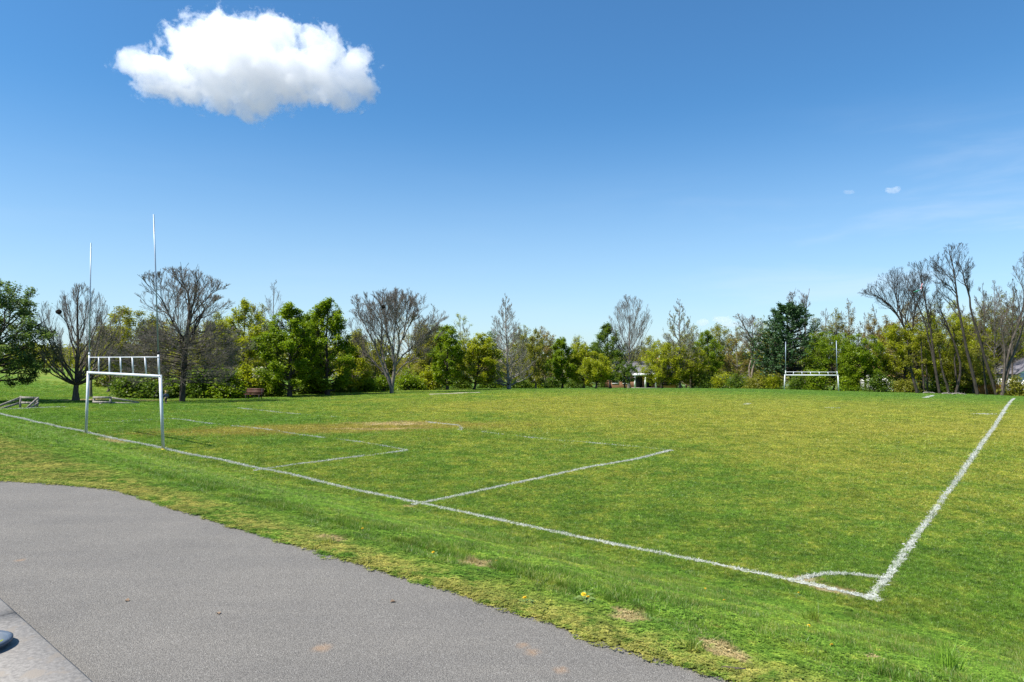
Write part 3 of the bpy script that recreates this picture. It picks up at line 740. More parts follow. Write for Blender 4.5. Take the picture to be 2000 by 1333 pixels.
def pine(label, px, Z, top, bot, cx, hw, seed, nb=70, tufts_n=9000):
    rng = np.random.default_rng(seed)
    X = (px - CX) / F * Z; base = np.array([X, Z, gz(X, Z) - .06]); T = P(cx, top, Z); H = T[2] - base[2]; rmax = hw / F * Z
    K = 10; t2 = np.linspace(0, 1, K)[:, None]; tr = base * (1 - t2) + T * t2
    root = empty('pine_tree', base, label, 'pine tree', 'conifers in the tree belt')
    i = np.arange(nb); tf = np.sort(rng.uniform(.12, .98, nb)); az = i * 2.4 + rng.uniform(0, 1, nb)
    ln = rmax * np.clip(1.08 - tf, .06, 1) ** .9 * np.clip(tf * 5, .5, 1) * rng.uniform(.65, 1.12, nb)
    p0 = base * (1 - tf[:, None]) + T * tf[:, None]
    d = np.stack([np.cos(az), np.sin(az), .08 + .75 * tf], -1)
    p2 = p0 + d * ln[:, None]; p1 = p0 + d * ln[:, None] * np.array([.55, .55, .15])
    q = bez(p0, p1, p2, 8, rng, .02)
    rr = np.linspace(1, .2, 8)[None] * (.02 + .02 * ln)[:, None]
    env = Env((T[0], Z), rmax * 1.3, base[2] + H * .05, T[2] + H * .08, 'dome')
    l2 = children(rng, q, rr, 7, .25, 1, 45, .36, env, .2, .18, 5, .03, .012, .6, .15)
    link('trunk', wood_mesh('trunk', [(tr[None], (np.linspace(.26, .04, K))[None]), (q, rr), l2], (9, 5, 4), BARK['dark'], base), root)
    src = np.concatenate([q[:, 4:].reshape(-1, 3), l2[0][:, 1:].reshape(-1, 3)])
    c = src[rng.integers(0, len(src), tufts_n)] + rng.normal(0, .13, (tufts_n, 3)) * np.array([1.25, 1.25, .5])
    dirs = unit(c - np.array([T[0], Z, 0]) * np.array([1, 1, 0]) - np.array([0, 0, 1]) * (c[:, 2:3])) + np.array([0, 0, .55])
    v, qd = quads_leaf(rng, c, .14, .3, 2.4, dirs)
    link('crown', mk_mesh('crown', v - base, qd, None, LEAF['pine'], np.repeat(np.clip(rng.normal(.4, .22, len(c)), 0, 1), 4)), root)
    return root
def bush(label, px, Z, top, hw, leaf='green', seed=0, leaves=3500, lsize=.14, depth=.7, name='shrub', clumps=60, base_lift=0.0, group='shrubs along the foot of the tree belt', twigs=0):
    rng = np.random.default_rng(seed + 500)
    X = (px - CX) / F * Z; base = np.array([X, Z, gz(X, Z) - .04])
    h = P(px, top, Z)[2] - base[2]; rx = hw / F * Z
    root = empty(name, base, label, 'shrub' if name == 'shrub' else name.replace('_', ' '), group)
    cc = unit(rng.normal(0, 1, (clumps, 3))) * rng.uniform(.35, 1.0, (clumps, 1)) ** .6; cc[:, 2] = np.abs(cc[:, 2])
    cc = cc * np.array([rx, rx * depth, h]) * rng.uniform(.78, 1.04, (clumps, 1))
    cc[:, 2] = np.maximum(cc[:, 2], .06 * h)
    st = bez(np.zeros((clumps, 3)) + rng.normal(0, .18, (clumps, 3)) * np.array([1, 1, 0]), cc * np.array([.45, .45, .65]), cc, 5, rng, .03)
    sr = np.linspace(1, .3, 5)[None] * np.full((clumps, 1), .022)
    lv = [(st, sr)]
    env = Env((0, 0), rx * 1.25, 0, h * 1.2, 'dome')
    lv.append(children(rng, st, sr, 5, .3, 1, 45, .35, env, .15, .1, 4, .03, .007, .6, .1))
    link('stem', wood_mesh('stem', lv, (5, 3), BARK['tan' if twigs else 'brown'], np.zeros(3)), root)
    s = min(rx, h) * .17
    c = cc[rng.integers(0, clumps, leaves)] + rng.normal(0, 1, (leaves, 3)) * np.array([s * 1.2, s * 1.2, s * .8])
    c = c[c[:, 2] > .02]
    v, q = quads_leaf(rng, c, lsize, .9)
    link('foliage', mk_mesh('foliage', v, q, None, LEAF[leaf], np.repeat(np.clip(rng.normal(.42, .23, len(c)), 0, 1), 4)), root)
    return root
exec_trees = True
G_BARE = 'leafless trees of the tree belt'; G_LEAF = 'trees in spring leaf'
if exec_trees:
    # ---------------- left
    tree('leafy_tree', 'dark spreading tree with low grey-green boughs at the left edge of the field', 'tree', -38, 47, 540, 752, -5, 122, 'dome', 'dark', 'blue', 1, .22,
         n=(34, 7, 6, 0), el=(0, 60), leaves=26000, lsize=.13, clump=.2, leader=False, group=G_LEAF, droop=.05)
    tr_nest = tree('bare_tree', 'oval bare tree with a short dark trunk behind the split-rail fences', 'tree', 150, 50, 546, 742, 156, 84, 'egg', 'brown', None, 2, .2, bark2='grey',
         n=(38, 8, 6, 4), el=(38, 80), twig=.011, group=G_BARE, ang=(30, 32, 34), up=.35)
    tree('bare_tree', 'slender bare tree with a thin trunk just behind the nearer goal post', 'tree', 178, 58, 585, 735, 205, 38, 'egg', 'grey', None, 3, .13,
         n=(18, 7, 5, 3), el=(40, 78), group=G_BARE, up=.3)
    tree('oak_tree', 'broad bare oak with drooping lower limbs and a thick dark trunk', 'oak tree', 357, Zl(357, -4), 520, 756, 350, 140, 'dome', 'dark', None, 4, .24, bark2='grey',
         n=(10, 8, 6, 5), twig=.012, group=G_BARE, ang=(40, 36, 30), up=.16, curve=.10, lt=(.22, 1), skirt=72,
         limbs=[{'p': [(357, 785), (358, 730), (364, 668), (369, 622), (372, 600), (366, 570), (352, 536)], 'r': .22, 'tp': .1}, {'p': [(363, 672), (345, 640), (335, 605), (318, 572), (296, 548)], 'r': .075, 'tp': .15, 'root': False, 'dy': -1.5},
                {'p': [(369, 622), (388, 598), (408, 572), (428, 556)], 'r': .07, 'tp': .15, 'root': False, 'dy': 1}, {'p': [(371, 606), (384, 580), (392, 555), (395, 532)], 'r': .062, 'tp': .15, 'root': False, 'dy': -1},
                {'p': [(360, 700), (350, 668), (344, 640), (330, 622), (304, 606), (276, 590)], 'r': .07, 'tp': .15, 'root': False, 'dy': 1.5}, {'p': [(366, 640), (392, 622), (416, 606), (440, 585)], 'r': .062, 'tp': .15, 'root': False, 'dy': -2},
                {'p': [(370, 612), (356, 585), (336, 562), (322, 540)], 'r': .055, 'tp': .15, 'root': False, 'dy': 2.5}])
    # ---------------- left belt, leafy
    tree('leafy_tree', 'golden green tree behind the broad bare oak, over the dark shrubs', 'tree', 262, 66, 598, 745, 255, 62, 'round', 'brown', 'olive', 5, .16, n=(26, 6, 5, 0), leaves=15000, clump=.3, leader=False, group=G_LEAF)
    tree('leafy_tree', 'yellow-green twiggy tree seen through the drooping oak limbs', 'tree', 395, 66, 625, 755, 400, 55, 'round', 'brown', 'olive', 6, .14, n=(24, 6, 5, 0), leaves=11000, clump=.32, leader=False, group=G_LEAF)
    tree('leafy_tree', 'yellow-green tree with a loose spiky top right of the broad oak', 'tree', 478, 68, 580, 760, 478, 52, 'egg', 'brown', 'lime', 7, .16, n=(26, 7, 5, 0), leaves=13000, clump=.26, group=G_LEAF, el=(20, 75))
    tree('bare_tree', 'narrow bare treetop rising between two green trees', 'tree', 535, 82, 543, 700, 536, 36, 'egg', 'grey', None, 8, .15, n=(22, 7, 5, 3), el=(35, 75), group=G_BARE, up=.3)
    tree('maple_tree', 'full green maple with dark shaded boughs behind the red bench', 'maple tree', 566, Zl(566), 586, 768, 563, 58, 'egg', 'dark', 'green', 9, .2, n=(30, 7, 6, 0), leaves=22000, clump=.24, lsize=.15, group=G_LEAF, el=(15, 72))
    tree('maple_tree', 'tall green maple with a leafy top spray beside the vase-shaped bare tree', 'maple tree', 640, Zl(640), 578, 768, 641, 56, 'egg', 'dark', 'green', 10, .2, n=(30, 7, 6, 0), leaves=22000, clump=.24, lsize=.15, group=G_LEAF, el=(15, 75))
    tree('leafy_tree', 'small lime tree in front of the gap before the vase-shaped bare tree', 'tree', 690, Zl(690, 4), 668, 758, 690, 34, 'round', 'brown', 'lime', 11, .1, n=(20, 6, 5, 0), leaves=7500, clump=.24, group=G_LEAF, leader=False)
    tr_i = tree('bare_tree', 'large vase-shaped bare tree holding a dark squirrel nest', 'tree', 765, Zl(765, -2), 562, 756, 768, 98, 'round', 'grey', None, 12, .27,
         n=(12, 8, 7, 5), twig=.0125, group=G_BARE, ang=(38, 34, 30), up=.2, curve=.08, lt=(.3, 1), spread=1.35,
         limbs=[{'p': [(765, 770), (764, 748), (750, 722), (736, 676), (718, 640), (698, 606)], 'r': .17, 'tp': .12, 'dy': -1}, {'p': [(764, 748), (752, 715), (742, 682), (742, 648), (738, 615), (735, 588)], 'r': .11, 'tp': .14, 'root': False, 'dy': 2},
                {'p': [(765, 770), (768, 735), (773, 710), (765, 678), (755, 645), (750, 605), (750, 578)], 'r': .2, 'tp': .1}, {'p': [(772, 712), (780, 682), (783, 652), (776, 622), (768, 590)], 'r': .11, 'tp': .14, 'root': False, 'dy': -2},
                {'p': [(772, 714), (790, 690), (814, 668), (838, 646)], 'r': .1, 'tp': .14, 'root': False, 'dy': .8}, {'p': [(778, 690), (788, 652), (792, 616), (797, 588)], 'r': .09, 'tp': .14, 'root': False, 'dy': 1.5},
                {'p': [(786, 664), (804, 630), (826, 602)], 'r': .07, 'tp': .14, 'root': False, 'dy': -1.5}, {'p': [(756, 738), (735, 715), (714, 694), (700, 678)], 'r': .08, 'tp': .14, 'root': False, 'dy': 1.2}, {'p': [(770, 735), (790, 712), (815, 700), (836, 690)], 'r': .08, 'tp': .14, 'root': False, 'dy': -1.2}])
    tree('bare_tree', 'twiggy brown round tree just behind the vase-shaped bare tree', 'tree', 798, 92, 610, 745, 800, 44, 'round', 'tan', 'rust', 13, .14, n=(24, 7, 6, 0), leaves=3800, clump=.3, lsize=.12, group=G_BARE)
    tree('leafy_tree', 'dull olive tree filling the gap behind the vase-shaped bare tree', 'tree', 838, 90, 628, 750, 838, 40, 'round', 'brown', 'olive', 14, .14, n=(24, 6, 5, 0), leaves=9000, clump=.33, group=G_LEAF, leader=False)
    tree('leafy_tree', 'pale yellow-green undergrowth tree beneath the vase-shaped bare tree', 'tree', 735, 82, 652, 755, 735, 44, 'round', 'brown', 'olive', 15, .12, n=(22, 6, 5, 0), leaves=9500, clump=.33, group=G_LEAF, leader=False)
    tree('leafy_tree', 'slim green columnar tree with a deeply shaded lower half', 'tree', 874, Zl(874, 2), 632, 757, 875, 30, 'column', 'dark', 'green', 16, .15, n=(28, 6, 5, 0), leaves=12500, clump=.22, group=G_LEAF, el=(25, 75))
    tree('leafy_tree', 'pale blossoming treetop behind the slim columnar tree', 'tree', 902, 102, 608, 720, 900, 24, 'round', 'pale', 'pale', 17, .12, n=(18, 6, 5, 0), leaves=2600, clump=.22, lsize=.12, group=G_LEAF)
    tree('leafy_tree', 'round yellow-green tree on several dark stems beside the pale-trunked sycamore', 'tree', 926, Zl(926, 1), 648, 748, 936, 46, 'dome', 'dark', 'lime', 18, .15, n=(30, 6, 6, 0), leaves=15000, clump=.25, group=G_LEAF, leader=False, el=(15, 75))
    tree('sycamore_tree', 'conical sycamore barely in leaf with a pale lower trunk', 'sycamore tree', 994, Zl(994, -1), 570, 752, 988, 76, 'cone', 'pale', None, 19, .2, n=(60, 9, 7, 4), el=(24, 62), group=G_BARE, twig=.012, up=.3)
    tree('leafy_tree', 'low brown twiggy tree right under the conical sycamore', 'tree', 960, 96, 690, 757, 962, 34, 'round', 'tan', 'rust', 20, .1, n=(22, 6, 6, 0), leaves=2600, clump=.3, lsize=.12, group=G_LEAF, leader=False)
    tree('leafy_tree', 'thin olive tree with a sparse open top, right of the conical sycamore', 'tree', 1046, Zl(1046, 3), 636, 752, 1048, 26, 'egg', 'brown', 'olive', 21, .13, n=(26, 7, 5, 0), leaves=6000, clump=.25, group=G_LEAF, el=(30, 75))
    tree('leafy_tree', 'grey-green sapling thicket with visible upright stems', 'tree', 1018, 100, 668, 755, 1020, 22, 'egg', 'tan', 'olive', 22, .09, n=(22, 6, 5, 0), leaves=3800, clump=.27, group=G_LEAF)
    tree('leafy_tree', 'bushy bright green tree with a rounded top in the middle of the belt', 'tree', 1098, Zl(1098, 2), 655, 754, 1096, 30, 'egg', 'dark', 'green', 23, .16, n=(28, 7, 5, 0), leaves=15000, clump=.27, group=G_LEAF)
    tree('leafy_tree', 'lime tree squeezed between the bushy bright green tree and the dark oval one', 'tree', 1140, Zl(1140, 0), 668, 754, 1138, 28, 'round', 'dark', 'lime', 24, .13, n=(26, 6, 5, 0), leaves=10500, clump=.27, group=G_LEAF, leader=False)
    tree('leafy_tree', 'dark oval tree with a leafy top beside the tall leafless one', 'tree', 1192, Zl(1192, -2), 628, 748, 1186, 42, 'egg', 'dark', 'dark', 25, .18, n=(32, 7, 6, 0), leaves=16000, clump=.27, group=G_LEAF, el=(20, 72))
    tree('leafy_tree', 'low lime tree at the lawn edge in front of the dark oval tree', 'tree', 1164, Zl(1164, -6), 690, 748, 1166, 32, 'round', 'dark', 'lime', 26, .12, n=(24, 6, 5, 0), leaves=8500, clump=.25, group=G_LEAF, leader=False)
    tree('bare_tree', 'tall leafless tree with an upright fan of branches left of the brick house', 'tree', 1228, Zl(1228, -5), 572, 725, 1231, 42, 'vase', 'grey', None, 27, .18, n=(36, 9, 7, 4), el=(42, 78), group=G_BARE, up=.3, ang=(32, 34, 36), twig=.013)
    tree('leafy_tree', 'small dark-stemmed tree on the lawn partly hiding the brick house', 'tree', 1220, Zl(1220, -7), 704, 750, 1222, 22, 'round', 'dark', 'dark', 28, .12, n=(20, 6, 5, 0), leaves=4200, clump=.25, group=G_LEAF, leader=False)
    tree('fruit_tree', 'wide low yellow-green fruit tree on the lawn right of the brick house', 'fruit tree', 1292, 112, 664, 752, 1300, 52, 'dome', 'dark', 'lime', 29, .17, n=(40, 7, 6, 0), leaves=17000, clump=.27, lsize=.16, group=G_LEAF, leader=False, el=(10, 75))
    tree('poplar_tree', 'pale conical tree coming into leaf with a straight trunk', 'poplar tree', 1328, 113, 580, 735, 1325, 68, 'cone', 'grey', 'pale', 30, .19, n=(54, 9, 7, 4), el=(30, 60), leaves=5200, lsize=.1, clump=.1, group=G_LEAF, up=.25, twig=.013)
    tree('leafy_tree', 'dense green tree with a black shaded hollow right of the pale conical tree', 'tree', 1384, Zr(1384, 9), 642, 752, 1380, 34, 'egg', 'dark', 'green', 31, .17, n=(30, 7, 5, 0), leaves=14500, clump=.3, group=G_LEAF)
    tree('leafy_tree', 'lime tree leaning over the left of the dense green tree', 'tree', 1352, Zr(1352, 4), 672, 752, 1352, 32, 'round', 'brown', 'lime', 32, .13, n=(26, 6, 5, 0), leaves=9500, clump=.3, group=G_LEAF, leader=False)
    tree('leafy_tree', 'golden olive tree behind the crooked bare tree', 'tree', 1425, Zr(1425, 18), 636, 748, 1424, 40, 'round', 'brown', 'olive', 33, .15, n=(28, 6, 5, 0), leaves=11500, clump=.35, group=G_LEAF, leader=False)
    tree('bare_tree', 'crooked bare tree leaning left with brown drooping twigs beside the dark pine', 'tree', 1466, Zr(1466, 2), 606, 752, 1462, 52, 'column', 'tan', None, 34, .2, group=G_BARE, n=(20, 8, 7, 4), up=.05, curve=.04, twig=.012,
         limbs=[{'p': [(1466, 758), (1470, 715), (1485, 690), (1462, 655), (1447, 625), (1440, 612)], 'r': .2, 'tp': .15}, {'p': [(1466, 758), (1462, 720), (1475, 690), (1474, 650), (1478, 620)], 'r': .16, 'tp': .15, 'dy': 1.5}])
    pine('dark green pine standing behind the left upright of the far goal', 1546, Zr(1546, 3), 600, 745, 1536, 104, 35, 120, 28000)
    tree('bare_tree', 'bare forked tree rising behind the dark pine', 'tree', 1572, Zr(1572, 14), 553, 700, 1567, 42, 'vase', 'grey', None, 36, .18, group=G_BARE, n=(20, 9, 7, 4), up=.2, lt=(.4, 1), twig=.013,
         limbs=[{'p': [(1572, 765), (1572, 700), (1562, 640), (1552, 600), (1543, 570)], 'r': .18, 'tp': .15}, {'p': [(1572, 765), (1574, 690), (1577, 630), (1582, 590), (1592, 562)], 'r': .18, 'tp': .15, 'dy': 2}])
    tree('bare_tree', 'grey twiggy tree between the dark pine and the red-budded tree', 'tree', 1612, Zr(1612, 16), 598, 735, 1612, 34, 'egg', 'grey', None, 37, .14, n=(24, 8, 6, 3), el=(35, 72), group=G_BARE, twig=.013)
    tree('leafy_tree', 'tall red-budded tree above the right upright of the far goal', 'tree', 1660, Zr(1660, 14), 578, 735, 1658, 32, 'egg', 'brown', 'rust', 38, .16, n=(28, 8, 5, 3), el=(30, 72), leaves=3600, clump=.25, lsize=.13, group=G_LEAF)
    tree('leafy_tree', 'second red-budded tree, darker, right of the tall one', 'tree', 1706, Zr(1706, 12), 590, 735, 1706, 28, 'egg', 'brown', 'rust', 39, .15, n=(26, 8, 5, 3), el=(30, 72), leaves=3600, clump=.25, lsize=.13, group=G_LEAF)
    tree('maple_tree', 'fresh green maple behind the crossbar of the far goal', 'maple tree', 1628, Zr(1628, 1), 646, 752, 1620, 50, 'round', 'dark', 'green', 40, .16, n=(34, 7, 6, 0), leaves=17000, clump=.27, group=G_LEAF, leader=False)
    tree('maple_tree', 'bright green maple on a dark trunk just right of the far goal', 'maple tree', 1690, Zr(1690, -1), 650, 750, 1682, 42, 'round', 'dark', 'green', 41, .16, n=(34, 7, 6, 0), leaves=16000, clump=.25, group=G_LEAF, leader=False)
    tree('leafy_tree', 'broad yellow-green tree beside the small white house with tan roof', 'tree', 1768, Zr(1768, 3), 628, 742, 1760, 62, 'dome', 'dark', 'lime', 42, .18, n=(40, 7, 6, 0), leaves=19000, clump=.28, group=G_LEAF, leader=False)
    tree('leafy_tree', 'yellow-green undergrowth tree among the tall bare trunks', 'tree', 1850, Zr(1850, 8), 612, 745, 1846, 60, 'round', 'dark', 'lime', 43, .15, n=(32, 7, 6, 0), leaves=13000, clump=.33, group=G_LEAF, leader=False)
    tree('leafy_tree', 'golden tree behind the cluster of leaning trunks at the right', 'tree', 1950, Zr(1950, 16), 622, 750, 1950, 56, 'round', 'dark', 'lime', 44, .15, n=(30, 7, 6, 0), leaves=13000, clump=.35, group=G_LEAF, leader=False)
    tree('leafy_tree', 'dark olive tree low between the tall bare trunks', 'tree', 1900, Zr(1900, 4), 672, 758, 1898, 42, 'round', 'dark', 'olive', 45, .13, n=(28, 6, 6, 0), leaves=8500, clump=.32, group=G_LEAF, leader=False)
    # ---------------- tall bare trees at the right
    tree('locust_tree', 'bare tree with a flat spreading top left of the tall locust pair', 'locust tree', 1800, Zr(1800, 4), 520, 700, 1748, 72, 'round', 'dark', None, 46, .2, group=G_BARE, n=(13, 7, 6, 4), up=.2, lt=(.35, 1), twig=.0125, spread=1.5,
         limbs=[{'p': [(1798, 764), (1790, 700), (1768, 640), (1745, 600), (1715, 578), (1698, 572)], 'r': .19, 'tp': .12}, {'p': [(1798, 764), (1778, 680), (1770, 630), (1762, 580), (1758, 545)], 'r': .17, 'tp': .14, 'dy': 2}, {'p': [(1798, 764), (1782, 680), (1776, 620), (1785, 580), (1792, 550)], 'r': .16, 'tp': .14, 'dy': -2}])
    kite_tree = tree('locust_tree', 'tall dark bare tree leaning left with a kite caught in it', 'locust tree', 1834, Zr(1834, -1), 500, 660, 1798, 46, 'round', 'dark', None, 47, .22, group=G_BARE, n=(13, 7, 6, 4), up=.15, lt=(.4, 1), twig=.0125, spread=1.7,
         limbs=[{'p': [(1834, 765), (1826, 715), (1820, 660), (1811, 610), (1801, 560), (1792, 520)], 'r': .18, 'tp': .14}, {'p': [(1834, 765), (1822, 690), (1812, 625), (1800, 590), (1790, 565)], 'r': .12, 'tp': .14, 'dy': 1.5}])
    tree('locust_tree', 'tallest bare locust, forked into two rounded tops above the trunks', 'locust tree', 1908, Zr(1908, -3), 474, 640, 1864, 54, 'round', 'dark', None, 48, .25, group=G_BARE, n=(13, 7, 6, 4), up=.2, lt=(.45, 1), twig=.0125, spread=1.7,
         limbs=[{'p': [(1908, 770), (1895, 715), (1878, 640), (1868, 570), (1862, 520), (1853, 486)], 'r': .2, 'tp': .14}, {'p': [(1872, 600), (1870, 575), (1850, 555), (1832, 545)], 'r': .1, 'tp': .2, 'root': False}])
    tree('locust_tree', 'bare locust with a zigzag upper trunk right of the tallest one', 'locust tree', 1945, Zr(1945, -2), 500, 640, 1888, 48, 'round', 'dark', None, 49, .22, group=G_BARE, n=(13, 7, 6, 4), up=.2, lt=(.5, 1), twig=.0125, spread=1.7,
         limbs=[{'p': [(1945, 770), (1928, 715), (1910, 650), (1892, 600), (1898, 580), (1880, 550), (1883, 530), (1872, 512)], 'r': .18, 'tp': .14}])
    tree('bare_tree', 'thin leaning dark trunk with few twigs left of the tallest locust', 'tree', 1864, Zr(1864, -1), 566, 690, 1836, 40, 'round', 'dark', None, 50, .17, group=G_BARE, n=(14, 7, 6, 4), up=.2, lt=(.5, 1), twig=.0125,
         limbs=[{'p': [(1893, 768), (1880, 715), (1858, 655), (1840, 610), (1828, 585)], 'r': .17, 'tp': .14}])
    tree('bare_tree', 'fine grey leafless tree fanning up behind the right-hand trunks', 'tree', 1944, Zr(1944, 10), 543, 715, 1942, 44, 'egg', 'grey', None, 51, .15, n=(26, 8, 7, 3), el=(42, 76), group=G_BARE, twig=.0125)
    tree('bare_tree', 'thick cluster of trunks leaning right out of the picture', 'tree', 1955, Zr(1955, -3), 488, 640, 2010, 50, 'round', 'brown', None, 52, .25, group=G_BARE, n=(13, 7, 6, 4), up=.2, lt=(.5, 1), twig=.0125, spread=1.7,
         limbs=[{'p': [(1952, 772), (1962, 715), (1980, 660), (1998, 610), (2006, 550), (2004, 500)], 'r': .18, 'tp': .16}, {'p': [(1955, 772), (1972, 715), (1996, 665), (2015, 600), (2030, 530)], 'r': .2, 'tp': .16, 'dy': 1}, {'p': [(1950, 772), (1963, 700), (1957, 655), (1948, 640), (1957, 600)], 'r': .13, 'tp': .2, 'dy': -.5}])
    for i, (x0, lean, h) in enumerate([(1790, -18, 700), (1805, -6, 690), (1812, -4, 695), (1852, -22, 690), (1870, -6, 680), (1926, -8, 690)]):
        tree('bare_tree', ['dark bent trunk in front of the small white house with tan roof', 'straight dark trunk just right of the white house wall', 'thinner dark trunk, second right of the white house wall', 'leaning dark trunk over the pale fallen branches', 'grey upright trunk in the shade of the belt, left of the orange fence', 'short upright trunk in front of the orange fence'][i],
             'tree', x0, Zr(x0, [-3, 0, 2, -2, 1, 0][i]), h - 45, h + 20, x0 + lean, 20, 'egg', 'dark', 'olive', 60 + i, .17, n=(8, 5, 4, 0), leaves=1500, clump=.3, group='dark trunks in the right-hand belt',
             limbs=[{'p': [(x0, 766), (x0 + lean * .25, 745), (x0 + lean * .6, 720), (x0 + lean, h - 35)], 'r': [.2, .15, .13, .17, .17, .15][i], 'tp': .35}])
    # ---------------- background trees filling the gaps
    bgs = [(215, 84, 640, 40, 'olive', 'olive treetop behind the slender bare tree'), (330, 88, 622, 48, 'olive', 'broad olive tree far behind the broad bare oak'), (440, 86, 612, 44, 'lime', 'lime tree behind, between the oak and the spiky-topped tree'),
           (520, 92, 622, 40, 'olive', 'olive crown below the narrow bare treetop'), (605, 92, 630, 36, 'green', 'green crown in the notch between the two maples'), (700, 98, 640, 40, 'olive', 'olive crown left behind the vase-shaped bare tree'),
           (860, 112, 650, 40, 'dark', 'dark crown behind the slim columnar tree'), (960, 118, 655, 36, 'dark', 'dark crown behind the round yellow-green tree'), (1020, 122, 660, 40, 'olive', 'olive crown behind the conical sycamore'),
           (1075, 124, 668, 28, 'olive', 'low olive crown left of the bushy bright green tree'), (1165, 132, 676, 40, 'dark', 'dark low crown behind the dark oval tree'), (1268, 150, 668, 56, 'olive', 'distant olive wood crown over the brick house roof'),
           (1340, 140, 664, 44, 'olive', 'olive crown behind the pale conical tree'), (1400, 128, 642, 40, 'olive', 'tall olive crown behind the dense green tree'), (1500, 122, 640, 44, 'rust', 'brown budding crown left of the dark pine'),
           (1590, 118, 655, 40, 'olive', 'olive crown right behind the dark pine'), (1735, 112, 628, 44, 'olive', 'olive crown behind the broad yellow-green tree'), (1812, 108, 600, 40, 'olive', 'tall olive crown behind the kite tree'),
           (1890, 106, 612, 50, 'olive', 'olive crown behind the tallest locust'), (1990, 104, 640, 46, 'olive', 'olive crown at the right edge behind the thick trunk cluster')]
    hz = [(212, 74, 628, 34, 'twiggy grey-green crown left of the golden tree'), (300, 76, 606, 40, 'twiggy olive crown between the golden tree and the oak trunk'), (428, 78, 606, 36, 'twiggy budding crown right behind the oak'), (505, 84, 588, 34, 'loose budding crown left of the narrow bare treetop'),
          (698, 86, 642, 34, 'budding crown left behind the vase-shaped tree'), (828, 98, 622, 32, 'brown budding crown right behind the vase-shaped tree'), (858, 100, 640, 28, 'thin budding crown left of the slim columnar tree'), (905, 108, 640, 26, 'thin budding crown right of the slim columnar tree'),
          (1022, 108, 642, 32, 'budding crown right of the conical sycamore'), (1064, 112, 644, 24, 'thin budding crown left of the bushy bright green tree'), (1128, 118, 660, 26, 'budding crown right of the bushy bright green tree'), (1262, 134, 682, 34, 'low budding crown over the brick house'),
          (1348, 126, 640, 32, 'budding crown right of the pale conical tree'), (1440, 118, 632, 32, 'budding crown left of the crooked bare tree'), (1496, 112, 612, 34, 'budding crown left of the dark pine top'), (1592, 112, 616, 30, 'budding crown right of the dark pine top'),
          (1634, 108, 598, 32, 'grey budding crown left of the red-budded trees'), (1734, 100, 612, 34, 'budding crown left of the flat-topped bare tree'), (1832, 98, 588, 38, 'tall budding crown behind the kite tree'), (1924, 98, 572, 36, 'tall budding crown behind the zigzag locust'), (1984, 98, 596, 36, 'budding crown at the right edge of the belt')]
    hz += [(1778, 101, 584, 32, 'tall budding crown between the flat-topped and the leaning bare trees'), (1868, 100, 576, 34, 'tall budding crown just behind the tallest locust trunk'), (1902, 97, 600, 30, 'budding crown between the two leaning locust trunks'), (1958, 94, 566, 32, 'tall budding crown left of the right-edge trunk cluster'), (1690, 106, 606, 28, 'budding crown between the two red-budded trees')]
    for i, (px, top, hw, lb) in enumerate([(1826, 560, 26, 'fine twigged grey tree right of the kite tree'), (1918, 548, 28, 'fine twigged grey tree right of the zigzag locust'), (1976, 540, 30, 'fine twigged grey tree before the right picture edge')]):
        tree('bare_tree', lb, 'tree', px, Zr(px, 7), top, 715, px, hw, 'egg', 'brown', None, 190 + i, .13, n=(24, 8, 6, 4), el=(40, 74), group=G_BARE, twig=.0125, up=.25)
    tree('maple_tree', 'green maple filling the space between the two large maples', 'maple tree', 604, Zl(604, 4), 602, 762, 604, 36, 'egg', 'dark', 'green', 195, .17, n=(30, 7, 6, 0), leaves=16000, clump=.24, lsize=.15, group=G_LEAF, el=(15, 75))
    for i, (px, Z, top, hw, lb) in enumerate(hz):
        if 840 < px < 1420: top -= 10; hw *= 1.12
        tree('budding_tree', lb, 'tree', px, Z, top, 758, px, hw, ('round', 'egg', 'vase')[i % 3], ('tan', 'grey', 'brown')[i % 3], ('olive', 'rust', 'lime', 'olive')[i % 4], 150 + i, .13, n=(26, 7, 6, 4), el=(25, 74), leaves=int(4600 * hw / 32), clump=.26, lsize=.15, group='budding trees behind the belt', leader=bool(i % 2), up=.25)
    for i, (px, Z, top, hw, lf, lb) in enumerate(bgs):
        if 840 < px < 1420: top -= 14
        tree('leafy_tree', lb, 'tree', px, Z, top, 762, px, hw, 'egg', 'brown', lf, 100 + i, .15, n=(22, 6, 5, 0), leaves=int(6800 * hw / 40), clump=.42, lsize=.2, group='background trees behind the belt', leader=False)
